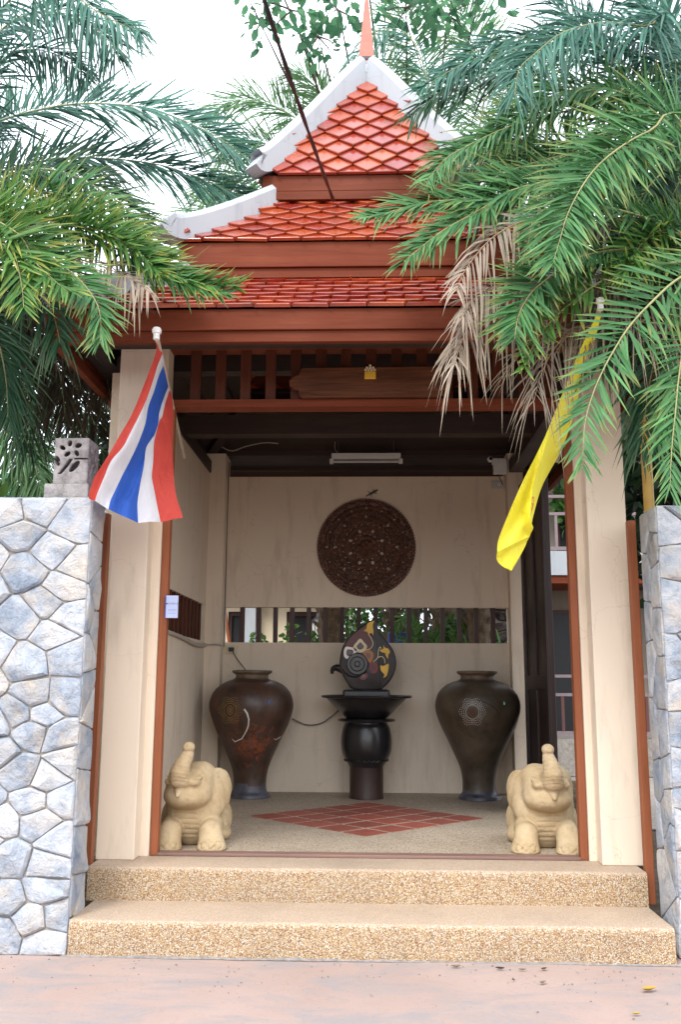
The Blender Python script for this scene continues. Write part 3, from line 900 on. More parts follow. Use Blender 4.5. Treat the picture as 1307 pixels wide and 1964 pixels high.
# soffit boards under the bottom eave
gb('soffit', 'dark_wood', MB().box(XC-2.03, XC+2.03, 5.66, 6.11, 3.80, 3.815), t1)
gb('soffit', 'dark_wood', MB().box(XC-2.03, XC-1.87, 6.115, 10.29, 3.80, 3.815), t1)
gb('soffit', 'dark_wood', MB().box(XC+1.87, XC+2.03, 6.115, 10.29, 3.80, 3.815), t1)
# rafters and purlins under it
for k in range(4):
    e, i_ = E1[k], I1[k]
    gb('hip_rafter', 'dark_wood', MB().sweep([e+(i_-e)*0.06-Vector((0, 0, .12)), i_-Vector((0, 0, .12))], [(-.05, -.07), (.05, -.07), (.05, .05), (-.05, .05)]), t1)
for q in (0.35, 0.6, 0.85):
    P = [E1[k].lerp(I1[k], q)-Vector((0, 0, .10)) for k in range(4)]
    for k in (0, 1, 2, 3):
        gb('purlin', 'dark_wood', MB().sweep([P[k], P[(k+1) % 4]], [(-.025, -.03), (.025, -.03), (.025, .03), (-.025, .03)]), t1)
# middle tier
t2 = empty('roof_tier', (0, 0, 0)); t2.parent = gate
E2 = rect(1.395, 6.30, 9.10, 4.71); I2 = rect(0.60, 7.10, 8.30, 5.52)
fascia(E2, 4.425, 4.502, 0.02, t2)
tiled_face(E2[0], E2[1], I2[1], I2[0], t2, True, Rt)
for a, b in ((1, 2), (2, 3), (3, 0)): tiled_face(E2[a], E2[b], I2[b], I2[a], t2, False, Rt)
for k in range(4):
    e, i_ = E2[k], I2[k]; d = (i_-e); h_ = Vector((d.x, d.y, 0)).normalized()
    ridge([e-h_*0.17+Vector((0, 0, 0.075)), e-h_*0.09+Vector((0, 0, 0.030)), e+d*0.08+Vector((0, 0, .02)), e+d*0.45-Vector((0, 0, .012)), e+d*1.0], 0.15, 0.15, t2)
# top tier, a steep pyramid
t3 = empty('roof_tier', (0, 0, 0)); t3.parent = gate
E3 = rect(0.855, 6.85, 8.55, 5.57); AP = Vector((XC-0.012, 7.70, 7.11))
fascia(E3, 5.345, 5.42, 0.0, t3)
I3 = [e.lerp(AP, 0.93) for e in E3]
tiled_face(E3[0], E3[1], I3[1], I3[0], t3, True, Rt)
for a, b in ((1, 2), (2, 3), (3, 0)): tiled_face(E3[a], E3[b], I3[b], I3[a], t3, False, Rt)
for k in range(4):
    e = E3[k]; d = AP-e; h_ = Vector((d.x, d.y, 0)).normalized()
    ridge([e-h_*0.10+Vector((0, 0, 0.055)), e-h_*0.03+Vector((0, 0, 0.035)), e+d*0.12+Vector((0, 0, .0)), e+d*0.5-Vector((0, 0, .02)), e+d*0.8, e+d*0.985], 0.15, 0.15, t3)
# spire
m = MB().box(AP.x-.115, AP.x+.115, AP.y-.115, AP.y+.115, AP.z-.10, AP.z+.005, 0.02)
gb('spire_base', 'white_plaster', m, t3)
SPM = m_noise('spire_terracotta', (0.33, 0.095, 0.06), (0.42, 0.13, 0.085), 6, 0.5); MT['spire'] = SPM
MT['spire_band'] = m_plain('spire_band_paint', (0.05, 0.03, 0.05), 0.5)
def pyr(m, h0, h1, z0, z1): return m.add([(AP.x-h0, AP.y-h0, z0), (AP.x+h0, AP.y-h0, z0), (AP.x+h0, AP.y+h0, z0), (AP.x-h0, AP.y+h0, z0), (AP.x-h1, AP.y-h1, z1), (AP.x+h1, AP.y-h1, z1), (AP.x+h1, AP.y+h1, z1), (AP.x-h1, AP.y+h1, z1)], [(0, 3, 2, 1), (4, 5, 6, 7), (0, 1, 5, 4), (1, 2, 6, 5), (2, 3, 7, 6), (3, 0, 4, 7)])
sp = gb('spire', 'spire', pyr(pyr(MB(), .068, .070, AP.z+.006, AP.z+.075), .072, .004, AP.z+.105, AP.z+.90), t3)
gb('spire_band', 'spire_band', pyr(MB(), .078, .078, AP.z+.076, AP.z+.104), sp)

# ================================================================ background beyond the gate
# cream house seen through the slot
hs = empty('cream_house', (-2.4, 13.2, 0), 0, 'cream house with dark windows seen through the slats of the back wall', 'house')
HO = Vector(hs.location)
def hb(name, mat, mb, parent=None):
    mb.v = [tuple(Vector(v)-HO) for v in mb.v]
    return mb.build(name, MT[mat], parent or hs)
MT['house_wall'] = m_plaster('house_plaster', (0.76, 0.66, 0.48), (0.52, 0.42, 0.28))
MT['glass_dark'] = m_plain('dark_window_glass', (0.008, 0.009, 0.012), 0.5)
hb('wall', 'house_wall', MB().box(-4.6, -0.62, 13.2, 16.5, 0.0, 1.62))
hb('wall', 'house_wall', MB().box(-4.6, -0.62, 13.2, 16.5, 2.50, 3.02))
hb('wall', 'house_wall', MB().box(-4.6, -2.04, 13.2, 16.5, 1.62, 2.50))
hb('wall', 'house_wall', MB().box(-1.70, -1.20, 13.2, 16.5, 1.62, 2.50))
hb('wall_column', 'white_plaster', MB().box(-1.80, -1.62, 12.98, 13.19, 0, 3.0))
for (a, b) in ((-2.04, -1.70), (-1.20, -0.62)):
    w = hb('window', 'dark_slat', MB().box(a, a+.05, 13.23, 13.32, 1.62, 2.5).box(b-.05, b, 13.23, 13.32, 1.62, 2.5).box(a+.05, b-.05, 13.23, 13.32, 2.44, 2.5).box(a+.05, b-.05, 13.23, 13.32, 1.62, 1.69))
    hb('pane', 'glass_dark', MB().box(a+.05, b-.05, 13.27, 13.29, 1.69, 2.44), w)
hb('roof', 'tile', MB().add([(-4.9, 12.7, 2.98), (-0.3, 12.7, 2.98), (-0.3, 16.8, 3.2), (-4.9, 16.8, 3.2), (-4.9, 12.7, 3.05), (-0.3, 12.7, 3.05), (-0.3, 14.8, 3.9), (-4.9, 14.8, 3.9)], [(0, 3, 2, 1), (4, 5, 6, 7), (0, 1, 5, 4), (1, 2, 6, 5), (2, 3, 7, 6), (3, 0, 4, 7)]))
hb('brace_pole', 'frame', MB().tube([(-1.98, 12.2, 2.75), (-1.80, 12.2, 1.6)], 0.022))
# hanging coach lantern in front of the dark window
cl = empty('coach_lantern', (-0.72, 12.7, 2.05), 0, 'small black and white coach lantern against the dark window of the cream house', 'lantern')
MB().lathe([(0.03, 0), (0.07, 0.05), (0.085, 0.26), (0.03, 0.26)], 6).build('lantern_glass', MT['pearl'], cl)
MB().lathe([(0.11, 0.262), (0.09, 0.30), (0.04, 0.34), (0.02, 0.40)], 6).build('lantern_cap', MT['cable'], cl)
MB().tube([(0, 0, 0.40), (0, 0.06, 0.5), (0.0, 0.5, 0.5)], 0.012).build('bracket', MT['cable'], cl)
for k in range(6):
    a = 2*PI*k/6
    MB().tube([(0.072*math.cos(a), 0.072*math.sin(a), 0.05), (0.088*math.cos(a), 0.088*math.sin(a), 0.26)], 0.006, 4).build('lantern_bar', MT['cable'], cl)

# hotel wing seen through the side opening
ht = empty('hotel_wing', (3.2, 16.0, 0), 0, 'two storey hotel wing with balcony railings seen past the dark door', 'hotel building')
TO = Vector(ht.location)
def tb(name, mat, mb, parent=None):
    mb.v = [tuple(Vector(v)-TO) for v in mb.v]
    return mb.build(name, MT[mat], parent or ht)
MT['hotel_wall'] = m_plaster('hotel_plaster', (0.26, 0.22, 0.18), (0.17, 0.14, 0.11))
MT['rail_metal'] = m_plain('rail_paint', (0.26, 0.20, 0.21), 0.4)
MT['rail_red'] = m_plain('red_brown_rail_paint', (0.13, 0.045, 0.042), 0.5)
tb('floor_slab', 'white_plaster', MB().box(2.2, 9.0, 16.0, 20, 3.36, 3.78))
tb('slab_trim', 'fascia', MB().box(2.2, 9.0, 16.03, 20, 3.22, 3.358))
tb('wall', 'hotel_wall', MB().box(2.2, 9.0, 17.3, 17.5, 0.3, 3.22))
tb('wall', 'hotel_wall', MB().box(2.2, 9.0, 17.3, 17.5, 3.78, 6.6))
tb('roof', 'tile', MB().box(1.9, 9.4, 15.4, 20, 6.6, 6.9))
tb('floor_slab', 'mortar', MB().box(2.2, 9.0, 15.9, 20, 0.0, 0.60))
for (a, b, c, d) in ((3.22, 4.5, 0.62, 2.85), (5.2, 6.4, 0.62, 2.85), (3.5, 4.6, 3.8, 6.0)):
    w = tb('window', 'dark_slat', MB().box(a, a+.07, 17.22, 17.29, c, d).box(b-.07, b, 17.22, 17.29, c, d).box(a+.07, b-.07, 17.22, 17.29, d-.07, d))
    tb('pane', 'glass_dark', MB().box(a+.07, b-.07, 17.25, 17.28, c, d-.07), w)
for (zb, zt, matr) in ((3.80, 4.78, 'rail_metal'), (0.66, 1.66, 'rail_red')):
    rl = tb('railing', 'rail_metal', MB().box(2.2, 9.0, 16.02, 16.07, zt-.05, zt).box(2.2, 9.0, 16.02, 16.07, zt-.36, zt-.31).box(2.2, 9.0, 16.02, 16.07, zb, zb+.06))
    x = 2.3
    k = 0
    while x < 5.0:
        tb('baluster', matr if k % 6 else 'rail_metal', MB().box(x, x+.045, 16.025, 16.065, zb+.06, (zt-.36 if k % 6 else zt+.06)), rl)
        x += 0.235; k += 1

# bits lying behind the open side: a green hose, edging stones, timber
hz = MB()
pts = [(2.05+0.30*math.cos(a)*(1+.08*math.sin(3*a)), 9.6+0.30*math.sin(a), 0.04+0.008*a) for a in [i*0.35 for i in range(56)]]
hose = hz.tube(pts, 0.018, 6).build('garden_hose', m_plain('green_hose', (0.02, 0.16, 0.07), 0.4), None, True)
tag(hose, 'green garden hose coiled on the ground past the elephant by the door', 'hose')
for k, (x, y, L, a) in enumerate(((2.2, 10.6, .9, .15), (2.35, 11.1, 1.1, -.1), (2.6, 11.9, 1.4, .05), (2.75, 12.7, 1.5, -.04), (2.9, 13.6, 1.6, .03))):
    m = MB().tube([(-L/2, 0, 0), (-L/4, 0.02, 0.01), (L/4, -.015, 0.005), (L/2, 0, 0)], [.07, .085, .08, .06], 8)
    o = m.build('timber_log', MT['trunk'], None, True); o.location = (x, y, 0.07); o.rotation_euler = (0, 0, a)
    tag(o, ['short thin log nearest the green hose behind the gate', 'second log counted from the green hose behind the gate', 'middle log of the five lying before the hotel railing', 'fourth log counted from the green hose, before the hotel railing', 'long log lying closest to the hotel railing'][k], 'log', 'logs on the ground before the hotel')
ps = MB().box(-6, 6, 10.3, 15.8, -0.01, 0.0).build('courtyard', MT['mortar']); tag(ps, 'grey courtyard ground behind the gate pavilion', kind='structure')
# dark rock wall behind the right half of the slot
rw = empty('rock_wall', (1.1, 12.2, 0), 0, 'dark rough rock garden wall seen through the right end of the slats', 'rock wall')
Rr = random.Random(8)
MT['dark_rock'] = m_noise('dark_rock', (0.035, 0.028, 0.026), (0.10, 0.08, 0.075), 7, 0.9, 7, 0.9, 0.03)
MB().box(0.0, 0.98, 0.05, 0.5, 0, 3.4).build('rock_core', MT['mortar'], rw)
for c in voronoi(rubble_points(1.1, 2.1, 1.4, 3.4, 0.19, 1.3, Rr), 1.1, 2.1, 1.4, 3.4, 1.3):
    o = stone(c, lambda x, z, h: (x, 12.25-h*2, z), rw, Rr, 0.012, 0.06, 0.06)
    if o: o.data.materials.clear(); o.data.materials.append(MT['dark_rock'])

# ================================================================ things on and around the gate
# ---- carved wooden medallion
def mandala(X, Y, Z):
    r = np.sqrt(X**2+Z**2); a = np.arctan2(Z, X)
    edge = 0.535+0.010*np.abs(np.cos(a*52))-0.006
    d = r-edge
    def petals(r0, n, ln, wd, ph=0.0, skew=0.0):
        aa = (a+ph+skew*(r-r0)*6)*n/(2*PI); f = (aa-np.floor(aa)-0.5)*2*PI/n*r0
        q = (r-r0)/ln
        return np.maximum(np.abs(f)-wd*np.clip(1-q*q, 0, 1)*(1-0.35*q), np.abs(r-r0)-ln)
    holes = petals(0.185, 8, 0.024, 0.017)
    for args in ((0.145, 16, 0.010, 0.009, 0.1), (0.255, 24, 0.016, 0.007, 0.2, .5), (0.298, 32, 0.012, 0.006, 0, -.5), (0.335, 8, 0.020, 0.013, .39), (0.352, 48, 0.018, 0.0055, .03, .7), (0.395, 56, 0.017, 0.005, 0, -.7), (0.43, 16, 0.014, 0.010, .2), (0.455, 64, 0.012, 0.005, 0.05, .6), (0.49, 40, 0.012, 0.006, .02), (0.512, 72, 0.007, 0.005)):
        holes = np.minimum(holes, petals(*args))
    top = 0.026+0.008*np.cos(r*2*PI/0.055)+0.006*np.sin(a*24+18*np.sin(r*30))*np.clip(r/0.2, 0, 1)*(r < 0.52)
    top = top+np.where(r < 0.11, 0.035*np.clip(1-r/0.11, 0, 1)+0.008*np.cos(a*8)*(r > 0.03), 0)
    slab = np.maximum(-Y-top, Y-0.0)          # front is -y
    return np.maximum(np.maximum(d, slab*0.8), -holes)
h = 0.0052
md = sdf_mesh('carved_medallion', mandala, (-0.56, -0.075, -0.56), (0.56, 0.01, 0.56), h)
md.set_sharp_from_angle(angle=math.radians(50))
md = link('carved_medallion', md, MT['bronze'], None, (-0.044, 9.914, 2.951))
tag(md, 'round dark teak medallion with pierced floral carving on the cream back wall', 'wall carving')
# little gecko above it
gk = MB().tube([(-.075, 0, -.03), (-.03, -.006, -.008), (0, -.01, .008), (.02, -.012, .02), (.035, -.012, .028), (.06, -.01, .045)][::1], [.003, .010, .013, .009, .012, .003], 6)
for (x, z, dx, dz) in ((-.02, 0, -.03, .028), (-.02, -.004, .012, -.03), (.018, .02, -.012, .03), (.018, .016, .03, -.018)): gk.tube([(x, -.004, z), (x+dx*.6, -.004, z+dz*.6), (x+dx, -.004, z+dz)], .004, 5)
gk = gk.build('gecko', MT['cable'], None, True, (0.025, 9.915, 3.545)); tag(gk, 'tiny dark gecko clinging to the wall just above the round carving', 'gecko')

# ---- big jars
def jar(name, x, y, z, mk, label, ring_mat, extra, fc):
    root = empty(name, (x, y, z), 0, label, 'jar', 'big lacquered jars by the back wall')
    prof = [(0.0, 0.0), (0.19, 0.0), (0.205, 0.012), (0.20, 0.035), (0.172, 0.06), (0.163, 0.12), (0.166, 0.20), (0.185, 0.29), (0.225, 0.39), (0.285, 0.52), (0.345, 0.64), (0.395, 0.76), (0.422, 0.86), (0.42, 0.94), (0.39, 1.02), (0.33, 1.085), (0.26, 1.125), (0.195, 1.145), (0.168, 1.16), (0.163, 1.185), (0.172, 1.20), (0.195, 1.212), (0.203, 1.225), (0.20, 1.237), (0.185, 1.237), (0.155, 1.20), (0.14, 1.12), (0.0, 1.05)]
    pp = spline([Vector((p[0], p[1], 0)) for p in prof], 3)
    m = MB().lathe([(max(p.x, 0.0005), p.y) for p in pp], 48)
    R = random.Random(x*100)
    ph = R.uniform(0, 9)
    m.v = [(v[0]*(1+0.012*mnoise.noise(Vector((v[0]*4+ph, v[1]*4, v[2]*5)))), v[1]*(1+0.012*mnoise.noise(Vector((v[0]*4, v[1]*4+ph, v[2]*5)))), v[2]+0.006*mnoise.noise(Vector((v[0]*3, v[1]*3, ph)))*(v[2] > 0.1)) for v in m.v]
    ve = m.build('vessel', MT[mk], root, True)
    me = ve.data; me.materials.append(MT['jar_rim']); me.materials.append(MT['jar_foot'])
    for pg in me.polygons:
        zc = pg.center.z+0.03*mnoise.noise(Vector((pg.center.x*7+ph, pg.center.y*7, 2)))
        pg.material_index = 1 if zc > 1.148 or math.hypot(pg.center.x, pg.center.y) < .15 and zc > .9 else (2 if zc < (0.13 if extra else 0.09) else 0)
    def rad(zz):
        for a, b in zip(pp, pp[1:]):
            if a.y <= zz <= b.y and b.y > a.y and a.y < 1.0: return a.x+(b.x-a.x)*(zz-a.y)/(b.y-a.y)
        return 0.4
    def surf(px, pz, off=0.006):
        r_ = rad(pz)+off; px = max(-r_*.98, min(r_*.98, px))
        return Vector((px, -math.sqrt(max(1e-5, r_*r_-px*px)), pz))
    # beaded flower medallion
    cx, cz = fc
    petal = MB()
    for k in range(38):
        a = 2*PI*k/38
        for q_ in (0, .33, .66, 1):
            rr = 0.068+q_*(0.058+.012*math.cos(a*6))
            p = surf(cx+rr*.90*math.cos(a), cz+rr*math.sin(a), 0.003)
            petal.ball(p, 0.0046, 5, 4)
    petal.build('bead_flower', MT[ring_mat], root, True)
    cen = MB()
    for rr, nn in ((0.0, 1), (0.022, 7), (0.042, 13)):
        for k in range(nn):
            a = 2*PI*k/nn+rr*9
            cen.ball(surf(cx+rr*.78*math.cos(a), cz+rr*math.sin(a), 0.002), 0.008 if rr else 0.016, 6, 4)
    cen.build('flower_heart', MT['heart_a'] if extra else MT['heart_b'], root, True)
    # small glass chip
    c = surf(0.215, 0.945); c2 = surf(0.215, 0.915)
    MB().tube([c, c2], 0.008, 5).build('glass_chip', MT['glass_chip_b'] if extra else MT['glass_chip_g'], root)
    if extra:
        MB().tube([surf(*p) for p in ((-.016, 0.866), (0.014, 0.82), (0.028, 0.766), (0.022, 0.71), (0.004, 0.66), (-0.045, 0.582), (-0.117, 0.548), (-.146, .575))], [.009, .009, .008, .007, .006, .005, .004, .002], 6).build('white_tendril', MT['pearl'], root, True)
        MB().tube([surf(*p) for p in ((0.255, 0.575), (0.265, 0.562), (0.31, 0.588))], .003, 5).build('white_tendril', MT['pearl'], root, True)
    else:
        for q in (((-0.05, .96), (0.05, .93), (0.14, .86), (.17, .78)), ((.0, .75), (.09, .70), (.13, .62)), ((-.22, .70), (-.15, .62), (-.05, .60))):
            MB().tube(spline([surf(p[0], p[1], .003) for p in q], 4), .004, 5).build('raised_tendril', MT['jar_a'], root, True)
    return root
MT['heart_a'] = m_plain('dull_brass', (0.20, 0.10, 0.03), 0.4); MT['heart_b'] = m_plain('copper_paint', (0.13, 0.05, 0.025), 0.4)
MT['glass_chip_b'] = m_plain('blue_glass', (0.05, 0.25, 0.75), 0.1)
MT['glass_chip_g'] = m_plain('green_glass', (0.03, 0.45, 0.18), 0.1)
MT['silver_bead'] = m_plain('silver_bead', (0.60, 0.54, 0.48), 0.25)
MT['gold_bead'] = m_plain('dull_gold_bead', (0.30, 0.19, 0.06), 0.35)
jar('lacquered_jar', -1.20, 9.45, 0.3838, 'jar_a', 'worn dark red jar with white curl and gold beaded flower below the wall socket', 'gold_bead', True, (-0.158, 0.85))
jar('lacquered_jar', 1.075, 9.46, 0.3838, 'jar_b', 'brown jar with silver beaded flower, next to the open dark door', 'silver_bead', False, (-0.096, 0.85))

# ---- fountain on its pedestal
ft = empty('fountain', (-0.04, 9.46, 0.3838), 0, 'black fountain basin on a pot and pipe pedestal with painted teardrop on top', 'fountain')
MB().lathe([(0.001, 0), (0.172, 0), (0.172, 0.02), (0.166, 0.04), (0.166, 0.30), (0.17, 0.315)], 40).build('pedestal_pipe', MT['brown_pot'], ft, True)
pot = [(0.17, 0.30), (0.185, 0.33), (0.215, 0.375), (0.245, 0.44), (0.255, 0.52), (0.252, 0.60), (0.235, 0.68), (0.215, 0.715), (0.215, 0.735), (0.222, 0.74)]
pb = MB().lathe([(p.x, p.y) for p in spline([Vector((a, b, 0)) for a, b in pot], 3)], 44).build('pot', MT['black'], ft, True)
sc_ = MB()
for k in range(26):
    a0 = 2*PI*k/26
    sc_.tube([(0.218*math.cos(a0+q*.121), 0.218*math.sin(a0+q*.121), 0.372-0.014*math.sin(PI*q/2)) for q in (0, .5, 1, 1.5, 2)], .006, 5)
sc_.build('scalloped_band', MT['black'], pb, True)
MB().lathe([(0.20, 0.736), (0.285, 0.742), (0.292, 0.752), (0.28, 0.764), (0.20, 0.768)], 44).build('collar', MT['black'], ft, True)
bas = [(0.0005, 0.76), (0.19, 0.765), (0.235, 0.80), (0.315, 0.88), (0.395, 0.957), (0.40, 0.965), (0.452, 0.972), (0.458, 0.985), (0.452, 0.997), (0.40, 0.995), (0.385, 0.985), (0.30, 0.90), (0.0005, 0.89)]
MB().lathe(bas, 48).build('basin', MT['black'], ft, True)
bx = MB().box(-0.235, 0.235, -0.15, 0.15, 0.90, 1.052, 0.02).build('plinth_block', MT['black'], ft)
def tz(px, pz): return Vector((-0.267+(px-262)*0.001064, 1.052+(752-pz)*0.00105))
out = [(395, 752), (330, 690), (290, 620), (262, 570), (257, 510), (266, 430), (292, 335), (345, 255), (420, 185), (505, 120), (560, 92), (592, 88), (608, 118), (635, 200), (700, 285), (768, 380), (797, 480), (786, 570), (742, 660), (668, 738), (630, 752)]
o2 = [Vector(tz(*p)) for p in out][::-1]
sm_out = smooth_closed([(p.x, p.y) for p in o2], 3)
td = MB().prism_y([(p.x, p.y) for p in sm_out], -0.085, 0.085, 0.02).build('teardrop', MT['brown_grey'] if 'brown_grey' in MT else m_noise('grey_brown_ceramic', (0.028, 0.024, 0.024), (0.055, 0.046, 0.045), 5, 0.45), ft, True)
def inlay(name, pts, mk, y=-0.088, k=3, hole=None, t_=0.006):
    o_ = smooth_closed([(p.x, p.y) for p in [Vector(tz(*q)) for q in pts]], k)
    if hole is None:
        return MB().prism_y([(p.x, p.y) for p in o_], y, y+t_, 0.0015).build(name, MT[mk], td)
    h_ = smooth_closed([(p.x, p.y) for p in [Vector(tz(*q)) for q in hole]], k)
    n = len(o_); m = MB()
    vs = [(p.x, y+t_, p.y) for p in o_]+[(p.x, y, p.y) for p in o_]+[(p.x, y, p.y) for p in h_]+[(p.x, y+t_, p.y) for p in h_]
    fs = []
    for r_ in range(3):
        for q in range(n): fs.append((r_*n+q, r_*n+(q+1) % n, (r_+1)*n+(q+1) % n, (r_+1)*n+q))
    return m.add(vs, fs).build(name, MT[mk], td)
def scaled(pts, s):
    cx = sum(p[0] for p in pts)/len(pts); cz = sum(p[1] for p in pts)/len(pts)
    return [(cx+(p[0]-cx)*s, cz+(p[1]-cz)*s) for p in pts]
inlay('maroon_panel', [(290, 420), (318, 320), (380, 240), (455, 180), (530, 128), (572, 120), (548, 170), (545, 215), (570, 280), (560, 340), (520, 372), (470, 380), (400, 395), (330, 450)], 'maroon', -0.087)
p1 = [(330, 465), (303, 440), (300, 390), (318, 350), (360, 352), (405, 362), (420, 395), (395, 430), (365, 455)]
inlay('white_petal', p1, 'pearl', -0.092, 3, scaled(p1, .55))
p2 = [(455, 270), (490, 305), (518, 340), (505, 380), (460, 405), (410, 390), (390, 345), (420, 305)]
inlay('white_petal', p2, 'cream_paint', -0.092, 3, scaled(p2, .52))
inlay('stone_drop', scaled(p1, .42), 'grey_paint', -0.090); inlay('stone_drop', scaled(p2, .40), 'grey_paint', -0.090)
p3 = [(480, 380), (535, 375), (582, 410), (572, 470), (548, 500), (515, 470), (490, 430)]
inlay('orange_petal', p3, 'orange', -0.091); inlay('stone_drop', scaled(p3, .42), 'grey_paint', -0.096)
p4 = [(545, 500), (590, 490), (622, 530), (612, 590), (565, 600), (540, 550)]
inlay('red_petal', p4, 'red_paint', -0.091); inlay('stone_drop', scaled(p4, .45), 'maroon', -0.096)
p5 = [(450, 610), (480, 590), (520, 600), (520, 640), (485, 665), (450, 650)]
inlay('red_petal', p5, 'red_paint', -0.091); inlay('stone_drop', scaled(p5, .5), 'grey_paint', -0.096)
for fl in ([(522, 128), (560, 108), (590, 100), (575, 140), (580, 190), (578, 240), (560, 215), (540, 228), (515, 205), (485, 195), (512, 175)],
           [(675, 330), (690, 355), (720, 365), (735, 400), (720, 425), (718, 462), (695, 430), (690, 408), (655, 398), (638, 378), (672, 368)],
           [(722, 508), (720, 560), (710, 600), (700, 625), (670, 642), (682, 610), (650, 572), (645, 522), (668, 530), (690, 520)]):
    inlay('yellow_flower', fl, 'gold', -0.094, 3)
for st in ([(530, 225), (560, 270), (575, 320), (550, 365), (500, 380)], [(580, 490), (620, 450), (625, 390), (640, 350), (655, 365)], [(620, 450), (660, 440), (685, 470), (688, 505)]):
    MB().tube(spline([(tz(*p).x, -0.089, tz(*p).y) for p in st], 5), 0.0045, 6).build('flower_stem', MT['cream_paint'], td, True)
c_ = tz(428, 512)
def disc(name, r0, y0, y1, mk):
    m = MB()
    n = 36; vs = []
    for (r_, y) in ((r0, y1), (r0, y0+.008), (r0-.008, y0)):
        for q in range(n): vs.append((c_.x+r_*math.cos(2*PI*q/n), y, c_.y+r_*math.sin(2*PI*q/n)))
    fs = [(i*n+q, i*n+(q+1) % n, (i+1)*n+(q+1) % n, (i+1)*n+q) for i in range(2) for q in range(n)]+[tuple(2*n+q for q in range(n))]
    return m.add(vs, fs).build(name, MT[mk], td, True)
disc('spiral_disc', 0.110, -0.112, -0.08, 'black'); disc('spiral_ring', 0.074, -0.130, -0.111, 'black'); disc('spiral_hub', 0.03, -0.150, -0.129, 'black')
sp_p = spline([(tz(*p).x, -0.03, tz(*p).y) for p in ((330, 585), (280, 560), (235, 546), (203, 552), (188, 578), (190, 606))], 4)
MB().tube(sp_p, [0.05-0.036*k/(len(sp_p)-1) for k in range(len(sp_p))], 10).build('spout', MT['black'], ft, True)
MB().tube(spline([(tz(*p).x, -0.086, tz(*p).y) for p in ((285, 560), (320, 605), (380, 632), (450, 625), (515, 585))], 4), .008, 6).build('spout_lip', MT['black'], td, True)

